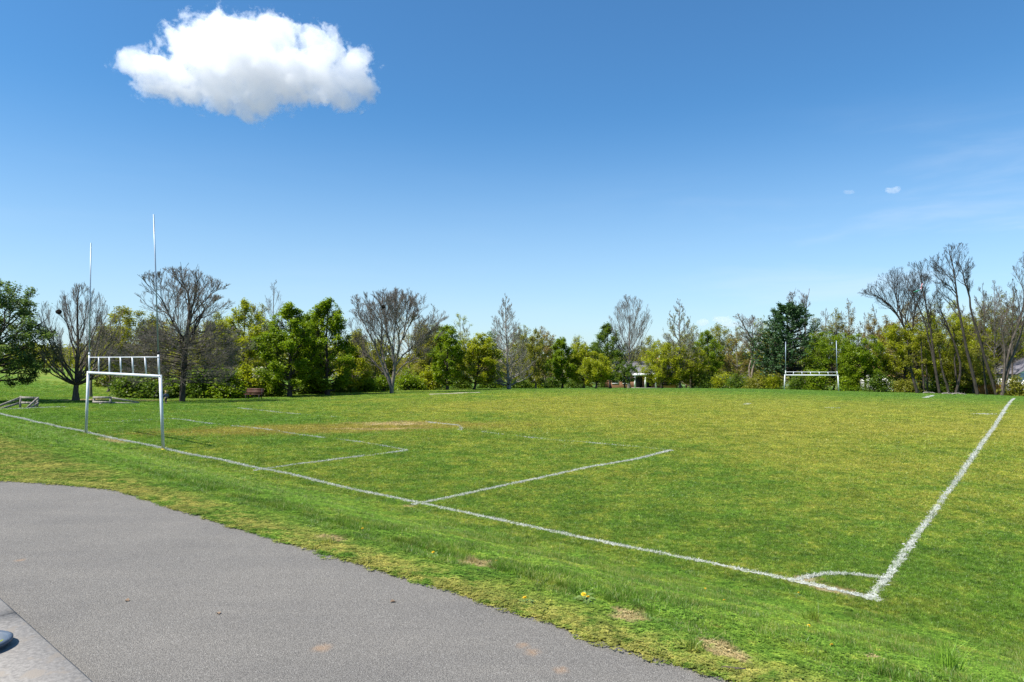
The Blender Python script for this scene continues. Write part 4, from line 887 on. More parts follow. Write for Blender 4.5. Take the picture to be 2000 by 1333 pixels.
    # ---------------- shrubs
    bs = [(258, 58, 736, 34, 'dark', 'dark evergreen shrub behind the wooden fence'), (300, 58, 742, 30, 'dark', 'dark shrub left of the walking child'), (340, 60, 738, 26, 'dark', 'shaded shrub behind the oak trunk'),
          (392, 60, 712, 36, 'dark', 'dark mixed shrub right of the oak trunk'), (440, 60, 718, 36, 'green', 'big yellow-green shrub left of the red bench'), (478, 62, 712, 28, 'lime', 'lime shrub directly behind the red bench'),
          (528, 63, 722, 30, 'green', 'green shrub right of the red bench'), (590, 68, 738, 26, 'dark', 'dark shrub between the maple trunks'), (620, 69, 742, 24, 'dark', 'small dark shrub at the foot of the tall maple'),
          (668, 72, 736, 26, 'dark', 'dark shrub right of the tall maple'), (716, 74, 735, 28, 'green', 'bright green shrub left of the vase-shaped tree trunk'), (748, 76, 728, 18, 'green', 'small green shrub at the vase-shaped tree trunk'),
          (800, 80, 724, 30, 'green', 'rounded green shrub right of the vase-shaped tree trunk'), (840, 82, 712, 24, 'lime', 'lime shrub left of the slim columnar tree'), (900, 88, 730, 24, 'dark', 'shaded shrub left of the round yellow-green tree'),
          (950, 92, 735, 20, 'dark', 'dark shrub between the yellow-green tree and sycamore'), (968, 94, 722, 20, 'green', 'green shrub left of the sycamore trunk'), (1014, 97, 738, 24, 'dark', 'dark shrub right of the sycamore trunk'),
          (1048, 100, 744, 18, 'green', 'low green shrub in front of the small white shed'), (1080, 102, 735, 18, 'dark', 'shaded shrub right of the small white shed'), (1122, 108, 738, 22, 'dark', 'dark shrub under the bushy bright green tree'),
          (1376, 112, 728, 26, 'dark', 'dark shrub right of the pale conical tree trunk'), (1412, 110, 720, 22, 'lime', 'lime shrub beside the white garden shed wall'), (1440, 105, 728, 22, 'dark', 'dark shrub under the crooked bare tree'),
          (1480, 101, 732, 26, 'olive', 'olive shrub between the crooked tree and the pine'), (1510, 99, 726, 22, 'lime', 'lime shrub at the left foot of the pine'), (1560, 95, 730, 24, 'dark', 'dark shrub behind the far goal left leg'),
          (1592, 94, 722, 26, 'green', 'green shrub under the far goal crossbar'), (1655, 91, 728, 26, 'green', 'green shrub behind the far goal right leg'), (1715, 89, 725, 28, 'dark', 'dark shrub right of the bright green maple'),
          (1765, 88, 738, 26, 'olive', 'olive shrub in front of the small white house'), (1830, 90, 735, 26, 'dark', 'dark shrub behind the bent trunks'), (1875, 89, 730, 26, 'dark', 'shaded thicket shrub left of the orange fence'),
          (1925, 90, 715, 28, 'olive', 'tall olive shrub above the orange fence'), (1985, 80, 735, 28, 'olive', 'olive shrub at the right end of the white sideline'), (2020, 79, 740, 22, 'dark', 'dark shrub at the right picture edge below the white house')]
    for i, (px, Z, top, hw, lf, lb) in enumerate(bs):
        bush(lb, px, Z, top, hw, lf, 200 + i, leaves=int(4200 * (hw / 28) ** 1.6), lsize=.15)
    bush('white blossoming dogwood between the two maples', 505, 66, 680, 20, 'white', 300, 420, .15, name='dogwood_shrub', clumps=30, group='flowering shrubs')
    bush('white blossom spray high beside the tall maple', 612, 82, 618, 12, 'white', 301, 200, .15, name='dogwood_shrub', clumps=20, group='flowering shrubs')
    # far-off wood behind everything
    rng = np.random.default_rng(77); n = 85000
    pxs = rng.uniform(-250, 2250, n); Zs = rng.uniform(135, 175, n)
    xs = (pxs - CX) / F * Zs
    ht = 7.4 + 2.0 * vnoise(xs, Zs * 0, .12, 21) + 1.0 * vnoise(xs, Zs, .5, 22)
    ht = np.where((pxs > -250) & (pxs < 215), ht * .85, ht)
    zz_ = ground(xs, Zs) + ht * rng.uniform(0, 1, n) ** .6
    v, q = quads_leaf(rng, np.stack([xs, Zs, zz_], -1), .5, .4)
    tag(link('distant_wood', mk_mesh('distant_wood', v, q, None, LEAF['olive'], np.repeat(np.clip(rng.normal(.4, .22, n), 0, 1), 4))), 'hazy olive mass of woodland far behind the tree belt', 'woodland', kind='stuff')
# nests
M_NEST = mat_noise('dry_nest', (.02, .016, .012), (.07, .055, .04), 30, .95, .6)
def nest(px, py, tr, r, label):
    pts_ = np.vstack([q.reshape(-1, 3) for q, _ in tr[1][1:3]]); dv = pts_ - ray(px, py)[None] * (pts_[:, 1:2] / ray(px, py)[1]) - np.array([0, 0, EYE])
    c = pts_[np.argmin(np.linalg.norm(dv, axis=1) + .08 * np.maximum(0, pts_[:, 1] - tr[3][1]))] + np.array([0, -.05, r * .5]); rng = np.random.default_rng(int(px)); n = 260
    root = empty('squirrel_nest', c, label, 'nest', 'nests in the bare trees')
    d = unit(rng.normal(0, 1, (n, 3))); a = d * r * rng.uniform(.5, 1, (n, 1)) * np.array([1, 1, .8]); tn = unit(np.cross(d, rng.normal(0, 1, (n, 3))))
    pts = np.stack([a - tn * r * .7, a + d * r * .15, a + tn * r * .7], 1)
    v, q = tubes(pts, np.full((n, 3), .012), 3)
    v2, q2 = quads_leaf(rng, d * r * rng.uniform(.2, .8, (n, 1)), r * .6, 0)
    link('twigs', mk_mesh('twigs', np.vstack([v, v2]), np.vstack([q, q2 + len(v)]), None, M_NEST), root)
nest(108, 617, tr_nest, .17, 'small round nest in the left side of the oval bare tree')
nest(749, 601, tr_i, .2, 'dark nest high in the vase-shaped bare tree')
# ------------------------------------------------------------------ goals
def white_metal():
    m, k = new_mat('white_painted_steel')
    tc = k.n('ShaderNodeTexCoord').outputs['Object']
    f = k.noise(tc, 3, 5, .6); f2 = k.noise(tc, 9, 4, .7)
    c = k.mix(k.rng(f, .3, .7), (.52, .55, .58), (.64, .66, .68))
    c = k.mix(k.rng(f2, .72, .8), c, (.42, .27, .13))
    finish(k, pbsdf(k, c, .38, 0, None, .5)); return m
def grey_metal():
    m, k = new_mat('galvanised_steel')
    tc = k.n('ShaderNodeTexCoord').outputs['Object']; f = k.noise(tc, 6, 4, .6)
    finish(k, pbsdf(k, k.mix(f, (.22, .28, .36), (.33, .39, .46)), .4, .25, None, .5)); return m
M_WM = white_metal(); M_GM = grey_metal()
M_YEL = mat_noise('yellow_plastic', (.6, .42, .02), (.75, .55, .05), 20, .6, .1)
M_BLK = mat_noise('black_rubber', (.015, .015, .018), (.035, .035, .04), 20, .7, .1)
def goal(label, Zs, base, legtop, railtop, uptop, rungs, lr, ur, rr):
    b = [P(x, y, Z) for (x, y), Z in zip(base, Zs)]
    for q in b: q[2] = gz(q[0], q[1]) - .05
    tp = [P(x, y, Z) for (x, y), Z in zip(legtop, Zs)]
    rt = [P(x, y, Z) for (x, y), Z in zip(railtop, Zs)]
    up = [P(x, y, Z) for (x, y), Z in zip(uptop, Zs)]
    org = (b[0] + b[1]) / 2; org[2] += .05
    root = empty('goal_post', org, label, 'goal', 'goals at the two ends of the field')
    for i in (0, 1):
        m = MB(); m.tube([b[i], tp[i] + np.array([0, 0, lr])], lr, 14); m.build('leg', M_WM, root, org, True)
    ax = unit(tp[1] - tp[0])
    m = MB(); m.tube([tp[0] - ax * lr * .9, tp[1] + ax * lr * .9], lr * 1.03, 14); m.build('crossbar', M_WM, root, org, True)
    m = MB(); m.tube([rt[0], rt[1]], rr, 10); m.build('top_rail', M_WM, root, org, True)
    ins = .09
    for i in (0, 1):
        s0 = tp[i] + ax * ins * (1 if i == 0 else -1); d = unit(up[i] - s0)
        L = np.linalg.norm(up[i] - s0); sleeve = s0 + d * (rt[i][2] - s0[2] + .12)
        m = MB(); m.tube([s0, sleeve], ur * 1.35, 12); m.build('upright_sleeve', M_WM, root, org, True)
        m = MB(); m.tube([sleeve - d * .05, up[i]], [ur, ur * .9], 12); m.build('upright', M_GM, root, org, True)
        m = MB(); m.tube([sleeve - d * .03, sleeve + d * .07], ur * 1.5, 12); m.build('collar', M_BLK if i else M_WM, root, org, True)
    for f in np.linspace(1 / (rungs + 1), rungs / (rungs + 1), rungs):
        lo = tp[0] + (tp[1] - tp[0]) * f; hi = rt[0] + (rt[1] - rt[0]) * f
        m = MB(); m.tube([lo + np.array([0, 0, lr * .8]), hi], rr * 1.4, 10); m.build('rung', M_WM, root, org, True)
    return root, org, b
gl, gorg, gb = goal('tall near goal with white crossbar ladder and grey uprights on the left of the field', (27.04, 22.37), ((168, 848), (319, 879)), ((172.5, 728), (313, 735.5)), ((174, 698.5), (309.5, 698)), ((177.5, 475), (300, 419)), 5, .05, .023, .019)
m = MB(); m.tube([gb[1] + [0, 0, .02], gb[1] + [.002, 0, .09]], .062, 14); m.build('base_wrap', M_YEL, gl, gorg, True)
goal('distant white goal at the far end in front of the pine and green maples', (92.5, 88.2), ((1532, 762), (1638, 765)), ((1533, 733), (1636.5, 733.5)), ((1534, 726.8), (1634, 727.2)), ((1534.5, 668), (1633.5, 666)), 5, .075, .05, .035)
# ------------------------------------------------------------------ wooden fences
M_WOOD = mat_noise('weathered_wood', (.17, .15, .13), (.40, .36, .31), 5, .9, .5, 6, 'Object', (3, 3, .6), None, 20, .01)
def fence(label, posts, rails, w=.12):
    org = np.array(posts[0][0]); org = org.copy()
    root = empty('rail_fence', org, label, 'fence', 'low wooden fence sections')
    rng = np.random.default_rng(5)
    for a, b in posts:
        m = MB(); m.beam(a - np.array([0, 0, .2]), b, w, w); m.build('post', M_WOOD, root, org)
    for a, b, h in rails:
        m = MB(); m.beam(a, b, .06, h); m.build('rail', M_WOOD, root, org)
    return root
def gp(px, Z):
    X = (px - CX) / F * Z; return np.array([X, Z, gz(X, Z)])
def at(px, py, Z): return P(px, py, Z)
Z1, Z2 = 41.6, 41.9
fence('low split-rail fence with two sloping wings at the left edge of the field',
      [(gp(41, Z1), at(41, 774, Z1)), (gp(74, Z2), at(74, 776, Z2))],
      [(at(41.5, 777, Z1 - .09), at(73.5, 778, Z2 - .09), .14), (at(41.5, 787, Z1 - .09), at(73.5, 788, Z2 - .09), .14),
       (at(40, 777, Z1), at(-6, 795, 40.6), .13), (at(40, 787, Z1), at(-6, 801, 40.6), .12),
       (at(75, 777, Z2 - .12), at(53, 797, 41.0), .11), (at(75, 788, Z2 - .12), at(56, 799, 41.0), .11)])
Z3, Z4 = 46.0, 46.2
fence('grey rail fence with one long sloping wing behind the near goal',
      [(gp(184, Z3), at(184, 775, Z3)), (gp(216.5, Z4), at(216.5, 775, Z4)), (gp(197, Z3 - .3), at(197, 788, Z3 - .3))],
      [(at(181.5, 777, Z3 - .1), at(216, 777, Z4 - .1), .15), (at(181, 785.5, Z3 - .1), at(216, 786.5, Z4 - .1), .15),
       (at(217, 777, Z4), at(272, 787, 47.2), .12), (at(217, 787, Z4), at(272, 789, 47.2), .12)])
# ------------------------------------------------------------------ bench
M_RED = mat_noise('red_stained_wood', (.075, .03, .02), (.14, .06, .038), 12, .6, .2, 4, 'Object', (.3, 3, 3))
zb = 57.5; cb = gp(496, zb)
bench = empty('park_bench', cb, 'red-brown wooden bench in front of the shrubs beyond the touchline', 'bench')
bench.rotation_euler.z = R(-8)
m = MB()
for i in range(3): m.box(-.78, .78, -.22 + i * .15, -.09 + i * .15, .42, .46)
m.build('seat', M_RED, bench)
m = MB()
for i in range(3):
    z0 = .55 + i * .13; y0 = .24 + i * .03; m.hexa([(-.78, y0, z0), (.78, y0, z0), (.78, y0 + .03, z0), (-.78, y0 + .03, z0), (-.78, y0 + .025, z0 + .11), (.78, y0 + .025, z0 + .11), (.78, y0 + .055, z0 + .11), (-.78, y0 + .055, z0 + .11)])
m.build('backrest', M_RED, bench)
for sx in (-.6, .6):
    m = MB(); m.beam((sx, -.18, -.1), (sx, -.18, .42), .06, .06); m.beam((sx, .2, -.1), (sx, .33, .92), .06, .06); m.beam((sx, -.2, .39), (sx, .22, .39), .05, .06); m.build('leg', M_BLK, bench)
# ------------------------------------------------------------------ walking child
M_SKIN = mat_noise('skin', (.50, .30, .20), (.56, .35, .25), 10, .5, .05)
M_HAIR = mat_noise('blond_hair', (.38, .24, .09), (.58, .40, .18), 40, .6, .4, 4, 'Object', (6, 6, 1))
M_JKT = mat_noise('grey_navy_jacket', (.05, .055, .08), (.11, .12, .16), 9, .85, .4)
M_TRS = mat_noise('black_trousers', (.010, .010, .013), (.022, .022, .026), 12, .9, .3)
def skin_obj(name, verts, edges, radii, mat, parent, sub=2):
    me = bpy.data.meshes.new(name); me.from_pydata(verts, edges, [])
    o = link(name, me, parent); me.materials.append(mat)
    o.modifiers.new('skin', 'SKIN')
    for i, r_ in enumerate(radii): me.skin_vertices[0].data[i].radius = r_ if hasattr(r_, '__len__') else (r_, r_)
    me.skin_vertices[0].data[0].use_root = True
    md = o.modifiers.new('sub', 'SUBSURF'); md.levels = sub; md.render_levels = sub
    for p in me.polygons: p.use_smooth = True
    return o
zc = 47.0; cc_ = gp(325.5, zc)
kid = empty('person', cc_, 'small blond child in dark jacket and black trousers walking behind the near goal', 'person')
kid.rotation_euler.z = R(55)      # faces along local +Y, walking away to the left
S = .93
def sc_(L): return [tuple(S * c for c in v) for v in L]
bv = sc_([(0, 0, .46), (0, .01, .58), (0, 0, .70), (0, 0, .76), (0, .01, .82), (0, .02, .90), (0, .02, .985),
          (.055, 0, .44), (.06, .13, .25), (.06, .16, .05), (.06, .24, .03), (-.055, 0, .44), (-.06, -.06, .24), (-.06, -.20, .08), (-.06, -.14, .02),
          (.11, 0, .70), (.15, -.07, .56), (.14, .02, .43), (-.11, 0, .70), (-.15, .08, .56), (-.13, .20, .46)])
be = [(0, 1), (1, 2), (2, 3), (3, 4), (4, 5), (5, 6), (0, 7), (7, 8), (8, 9), (9, 10), (0, 11), (11, 12), (12, 13), (13, 14), (2, 15), (15, 16), (16, 17), (2, 18), (18, 19), (19, 20)]
br = [(.075, .06), (.08, .06), (.06, .05), (.032, .032), (.06, .065), (.082, .09), (.05, .055), .06, .045, .032, .028, .06, .045, .032, .028, .038, .03, .02, .038, .03, .02]
skin_obj('body', bv, be, br, M_SKIN, kid)
skin_obj('trousers', sc_([(0, 0, .47), (0, 0, .50), (.055, 0, .42), (.06, .13, .25), (.06, .155, .08), (-.055, 0, .42), (-.06, -.06, .24), (-.06, -.185, .10)]), [(0, 1), (0, 2), (2, 3), (3, 4), (0, 5), (5, 6), (6, 7)], [(.09, .075), (.085, .07), .07, .055, .045, .07, .055, .045], M_TRS, kid)
skin_obj('jacket', sc_([(0, 0, .47), (0, .01, .58), (0, 0, .70), (0, 0, .755), (.115, 0, .70), (.155, -.07, .56), (.145, .01, .46), (-.115, 0, .70), (-.155, .08, .56), (-.135, .18, .48)]), [(0, 1), (1, 2), (2, 3), (2, 4), (4, 5), (5, 6), (2, 7), (7, 8), (8, 9)], [(.10, .085), (.095, .08), (.075, .065), (.045, .045), .05, .042, .034, .05, .042, .034], M_JKT, kid)
skin_obj('hair', sc_([(0, -.015, .93), (0, -.01, .985), (0, .01, 1.01), (0, -.05, .88), (0, -.055, .82)]), [(0, 1), (1, 2), (0, 3), (3, 4)], [(.09, .085), (.075, .08), (.04, .04), (.08, .05), (.06, .03)], M_HAIR, kid)
for sx, fy, fz in ((.06, .18, .02), (-.06, -.17, .05)):
    skin_obj('shoe', sc_([(sx, fy - .05, fz), (sx, fy + .07, fz - .005)]), [(0, 1)], [(.035, .03), (.03, .022)], M_BLK, kid)
# ------------------------------------------------------------------ houses
def brick_mat():
    m, k = new_mat('brick_wall')
    tc = k.n('ShaderNodeTexCoord').outputs['Object']
    mp = k.n('ShaderNodeMapping', {'Vector': tc, 'Rotation': (R(90), 0, 0)}).outputs[0]
    b = k.n('ShaderNodeTexBrick', {'Vector': mp, 'Color1': (.34, .13, .07, 1), 'Color2': (.42, .19, .10, 1), 'Mortar': (.5, .45, .4, 1), 'Scale': 4.0, 'Mortar Size': .015})
    finish(k, pbsdf(k, k.mix(k.noise(tc, 1.5, 4), b.outputs[0], (.36, .16, .09)), .9)); return m
M_BRICK = brick_mat()
M_SLATE = mat_noise('slate_roof', (.10, .095, .11), (.20, .19, .215), 3, .8, .4, 5, 'Object', (1, 1, 6))
M_TAN = mat_noise('tan_shingle_roof', (.34, .21, .11), (.52, .34, .19), 3, .85, .4, 5, 'Object', (1, 1, 6))
M_WHITE = mat_noise('white_siding', (.68, .69, .70), (.82, .82, .82), 1.2, .6, .4, 3, 'Object', (.2, .2, 5))
M_GREY = mat_noise('grey_stone', (.22, .21, .20), (.40, .38, .36), 6, .9, .5)
M_GLASS = None
def glass():
    m, k = new_mat('dark_window_glass'); finish(k, pbsdf(k, (.02, .025, .03), .08, 0, None, .6)); return m
M_GLASS = glass()
def house(label, name, px, Z, W, D, hw, hr, rot, wall, roof, wins, doors=(), porch=None, chimney=False, gable_front=False):
    g = gp(px, Z); root = empty(name, g, label, 'house'); root.rotation_euler.z = R(rot)
    m = MB(); m.box(-W / 2, W / 2, 0, D, -.6, hw)
    if gable_front: m.add([(-W / 2, 0, hw), (W / 2, 0, hw), (0, 0, hw + hr), (-W / 2, D, hw), (W / 2, D, hw), (0, D, hw + hr)], [], [(0, 1, 2), (4, 3, 5)])
    else: m.add([(-W / 2, 0, hw), (-W / 2, D, hw), (-W / 2, D / 2, hw + hr), (W / 2, 0, hw), (W / 2, D, hw), (W / 2, D / 2, hw + hr)], [], [(1, 0, 2), (3, 4, 5)])
    m.build('wall', wall, root)
    m = MB(); o = .35; th = .14
    if gable_front:
        for sx in (-1, 1):
            x1 = sx * (W / 2 + o); z1 = hw - o * hr / (W / 2)
            m.hexa([(0, -o, hw + hr + .02), (x1, -o, z1 + .02), (x1, D + o, z1 + .02), (0, D + o, hw + hr + .02), (0, -o, hw + hr + th), (x1, -o, z1 + th), (x1, D + o, z1 + th), (0, D + o, hw + hr + th)])
    else:
        for y1, sy in ((-o, -1), (D + o, 1)):
            z1 = hw - o * hr / (D / 2)
            m.hexa([(-W / 2 - o, D / 2, hw + hr + .02), (W / 2 + o, D / 2, hw + hr + .02), (W / 2 + o, y1, z1 + .02), (-W / 2 - o, y1, z1 + .02), (-W / 2 - o, D / 2, hw + hr + th), (W / 2 + o, D / 2, hw + hr + th), (W / 2 + o, y1, z1 + th), (-W / 2 - o, y1, z1 + th)])
    rf = m.build('roof', roof, root)
    if chimney:
        m = MB(); m.box(W * .3, W * .3 + .8, D * .45, D * .45 + .8, hw + hr * .6, hw + hr + .8); m.build('chimney', wall, rf)
    for x, z, w_, h_ in wins:
        m = MB(); f = .09
        m.box(x - w_ / 2 - f, x + w_ / 2 + f, -.06, -.003, z - f, z); m.box(x - w_ / 2 - f, x + w_ / 2 + f, -.06, -.003, z + h_, z + h_ + f)
        m.box(x - w_ / 2 - f, x - w_ / 2, -.06, -.003, z, z + h_); m.box(x + w_ / 2, x + w_ / 2 + f, -.06, -.003, z, z + h_); m.box(x - w_ / 2, x + w_ / 2, -.05, -.003, z + h_ / 2 - .03, z + h_ / 2 + .03)
        wn = m.build('window', M_WHITE, root)
        m = MB(); m.box(x - w_ / 2, x + w_ / 2, -.02, -.005, z, z + h_); m.build('pane', M_GLASS, wn)
    for x, w_, h_ in doors:
        m = MB(); m.box(x - w_ / 2, x + w_ / 2, -.05, -.004, 0, h_); m.build('door', M_BLK, root)
    if porch:
        x0, x1, dp, ph = porch
        m = MB(); m.box(x0 - .3, x1 + .3, -dp - .2, -.005, ph, ph + .45); m.build('porch_roof', M_WHITE, root)
        m = MB(); m.box(x0 - .3, x1 + .3, -dp - .2, -.005, -.5, .12); m.build('porch_step', M_CONC, root)
        for x in np.linspace(x0, x1, 3):
            m = MB(); m.tube([(x, -dp, .1), (x, -dp, ph)], [.17, .15], 14); m.build('column', M_WHITE, root, None, True)
    return root
house('brick house with slate roof and white porch columns behind the lawn trees', 'brick_house', 1256, 128, 12.6, 9, 2.9, 2.0, 4, M_BRICK, M_SLATE,
      [(-5.4, .9, 1.1, 1.5), (-3.4, .9, 1.1, 1.5), (3.3, .9, 1.1, 1.5), (5.2, .9, 1.1, 1.5)], [(-1.0, 1.6, 2.1), (1.0, .9, 2.1)], (-2.0, 2.0, 1.5, 2.35), True)
house('small white house with a tan roof behind the bent dark trunks', 'white_house', 1778, 100, 7.5, 6, 2.3, 1.3, 10, M_WHITE, M_TAN, [(-2.2, .9, .8, 1.1), (1.8, .9, .8, 1.1)], [(0, .9, 2.0)])
house('white gabled house with a grey stone front at the right edge', 'white_house', 2042, 87, 6.6, 9, 2.9, 1.9, -8, M_WHITE, M_SLATE, [(-1.9, 1.0, .9, 1.2), (1.6, 1.0, .9, 1.2)], [(-.2, 1.0, 2.1)], None, False, True)
house('small white gabled shed glimpsed between trunks right of the sycamore', 'garden_shed', 1052, 112, 1.5, 1.6, 1.1, .6, 5, M_WHITE, M_SLATE, [(-.1, .4, .45, .5)], (), None, False, True)
house('white outbuilding wall showing under the crooked bare tree branches', 'garden_shed', 1412, 116, 2.6, 2.4, 1.7, .5, 5, M_WHITE, M_WHITE, [(-.6, .7, .5, .6)], [(.6, .8, 1.5)])
# orange garden fence
M_ORG = mat_noise('orange_stained_boards', (.34, .13, .03), (.50, .21, .05), 6, .8, .3, 4, 'Object', (6, 6, .5))
fr = empty('board_fence', gp(1905, 89), 'orange-stained board fence glimpsed between the dark trunks', 'fence')
m = MB()
for i in range(34):
    x = -3.4 + i * .2; m.box(x, x + .17, 0, .03, -.1, 1.25 + .03 * math.sin(i * 2.3))
m.build('boards', M_ORG, fr)
for x in (-3.4, -1.2, 1.1, 3.2):
    m = MB(); m.box(x, x + .1, .031, .13, -.2, 1.3); m.build('post', M_ORG, fr)
m = MB(); m.box(-3.4, 3.4, .031, .07, .3, .4); m.box(-3.4, 3.4, .031, .07, .95, 1.05); m.build('rail', M_ORG, fr)
# fallen pale branches at the field edge
M_PALE = BARK['pale']
for i, (x0, x1, y) in enumerate([(1838, 1864, 764), (1858, 1885, 766), (1802, 1824, 765)]):
    Z = Zr(x0, -7); a = gp(x0, Z); b = gp(x1, Z - .8); rng = np.random.default_rng(i)
    mid = (a + b) / 2 + np.array([0, 0, .32]); a[2] += .05; b[2] += .06
    st = bez(a[None], mid[None], b[None], 8, rng, .03); rr = np.linspace(.07, .04, 8)[None]
    l1 = children(rng, st, rr, 6, .2, 1, 45, .3, Env((a[0], a[1]), 50, -20, 20, 'column'), .1, .05, 4, .04, .015, .5, .1)
    root = empty('fallen_branch', a, ['pale fallen branch on the field edge below the leaning trunks', 'second pale branch, right beside the first fallen one', 'short pale log lying left of the other fallen branches'][i], 'branch', 'fallen branches at the field edge')
    link('limb', wood_mesh('limb', [(st, rr), l1], (7, 4), M_PALE, a), root)
# ------------------------------------------------------------------ kite in the tree
M_TEAL = mat_noise('teal_nylon', (.10, .42, .34), (.16, .55, .45), 8, .5, .1)
M_PINK = mat_noise('pink_nylon', (.55, .25, .28), (.65, .34, .36), 8, .5, .1)
Zk = Zr(1834, -1) - .5; kc = P(1792, 568, Zk)
kt = empty('kite', kc, 'torn teal and pink kite caught high in a bare leaning tree', 'kite')
m = MB(); m.hexa([(-.52, 0, -.16), (-.1, .1, -.22), (.5, .05, .12), (.1, -.05, .06), (-.52, .01, -.13), (-.1, .11, -.18), (.5, .06, .16), (.1, -.04, .10)]); m.build('sail', M_TEAL, kt)
m = MB()
pts = [(.35, .03, .15), (.55, .1, .38), (.5, 0, .62), (.7, .06, .9)]
for a, b in zip(pts[:-1], pts[1:]): m.beam(np.array(a), np.array(b), .12, .02)
m.build('streamer', M_PINK, kt)
# ------------------------------------------------------------------ foreground small things
M_DAND = mat_noise('dandelion_petals', (.62, .40, .01), (.75, .52, .02), 60, .7, .2)
M_WEED = mat_noise('weed_leaf', (.09, .15, .03), (.17, .24, .06), 30, .6, .3)
M_STEM = mat_noise('weed_stem', (.13, .17, .05), (.2, .22, .08), 30, .6, .2)
rng = np.random.default_rng(9)
V, Q = [], []
for ring, (rr, zz2, nn) in enumerate([(.021, .0, 20), (.016, .006, 16), (.009, .010, 10)]):
    for i in range(nn):
        a = 6.283 * i / nn + ring * .2; d = np.array([math.cos(a), math.sin(a), 0]); e = np.array([-d[1], d[0], 0]) * .0026; o = len(V)
        V += [d * .002 + [0, 0, zz2 * .5] - e * .5, d * rr + [0, 0, zz2 + .003] - e, d * (rr + .002) + [0, 0, zz2 + .002] + e, d * .002 + [0, 0, zz2 * .5 + .001] + e * .5]; Q.append((o, o + 1, o + 2, o + 3))
flower_me = mk_mesh('flower', V, Q, None, M_DAND)
mbx = MB(); mbx.tube([(0, 0, -.06), (.003, .002, -.03), (0, 0, 0)], .0022, 6); stem_me = mbx.mesh('stem', M_STEM, True)
V, Q = [], []
for i in range(9):
    a = 6.283 * i / 9 + rng.uniform(-.2, .2); d = np.array([math.cos(a), math.sin(a), 0]); e = np.array([-d[1], d[0], 0]); L = rng.uniform(.06, .11); o = len(V)
    for t_, w_, z_ in ((0, .004, .0), (.3, .010, .018), (.55, .014, .026), (.8, .012, .022), (1, .002, .012)):
        V += [d * L * t_ + e * w_ + [0, 0, z_ + .003 - .06], d * L * t_ - [0, 0, .003 - z_ + .06], d * L * t_ - e * w_ + [0, 0, z_ + .003 - .06]]
    for j in range(4): Q += [(o + j * 3, o + j * 3 + 1, o + j * 3 + 4, o + j * 3 + 3), (o + j * 3 + 1, o + j * 3 + 2, o + j * 3 + 5, o + j * 3 + 4)]
rose_me = mk_mesh('leaf_rosette', V, Q, None, M_WEED)
dl = [(970, 1108, 'fully open dandelion nearest the dry verge, left of the row of dandelions'), (1140, 1180, 'yellow dandelion, left one of a close pair near the path edge'), (1149, 1184, 'yellow dandelion, right one of a close pair near the path edge'), (1025, 1184, 'lone small dandelion low down beside the asphalt edge'),
      (1625, 1276, 'bright dandelion in the clover at the bottom right'), (1560, 1166, 'dandelion just below the painted corner arc'), (1378, 1161, 'half-hidden dandelion halfway up the bank'), (1580, 1236, 'dandelion beside the tall coarse grass bunch'), (708, 1043, 'tiny far dandelion on the bank above the path bend'), (1415, 1186, 'dandelion above the patch of broad weed leaves'), (846, 1090, 'small dandelion in the dry grass right of the path bend')]
for px, py, lb in dl:
    g = G(px, py); s_ = rng.uniform(.62, .85)
    root = empty('dandelion', g + [0, 0, .078 * s_], lb, 'dandelion', 'dandelions on the grass bank'); root.scale = (s_,) * 3; root.rotation_euler = (rng.uniform(-.3, .3), rng.uniform(-.3, .3), rng.uniform(0, 6))
    link('flower', flower_me, root); link('stem', stem_me, root); link('leaf_rosette', rose_me, root)
for px, py, lb in [(1415, 1214, 'pale broad-leaved weed left of the tall coarse grass'), (1455, 1228, 'pale flat weed rosette, lower right of its twin'), (1372, 1216, 'upright leafy weed at the left of the weed patch'), (600, 1034, 'small broad weed near the path bend')]:
    g = G(px, py); root = empty('broadleaf_weed', g + [0, 0, .06], lb, 'weed', 'broad-leaved weeds on the bank'); root.rotation_euler.z = rng.uniform(0, 6); s_ = rng.uniform(1.2, 1.6); root.scale = (s_, s_, 1.3)
    o = link('leaf_rosette', rose_me, root)
    o2 = link('leaf_rosette', rose_me, root); o2.rotation_euler.z = .35; o2.location.z = .012; o2.scale = (.7, .7, 1.1)
# tall coarse bunches
for px, py, hgt, lb in [(1585, 1225, .2, 'tall coarse grass bunch in the middle of the bank'), (1850, 1320, .22, 'dark spiky grass bunch at the bottom right corner'), (1355, 1275, .1, 'dark bluish grass bunch at the verge'), (640, 1065, .09, 'dark grass bunch beside the path bend'), (1130, 1170, .1, 'thick grass bunch left of the dandelion pair')]:
    g = G(px, py); n = 90; rr_ = .07 * np.sqrt(rng.uniform(0, 1, n)); aa = rng.uniform(0, 6.28, n)
    V, Q, T, ti = blades(rng, np.stack([rr_ * np.cos(aa), rr_ * np.sin(aa), 0 * aa - .01], -1), hgt, .006, .6)
    tag(link('grass_bunch', mk_mesh('grass_bunch', V, Q, T, M_BLADE, ti * .6), None, g), lb, 'grass bunch', 'coarse grass bunches on the bank')
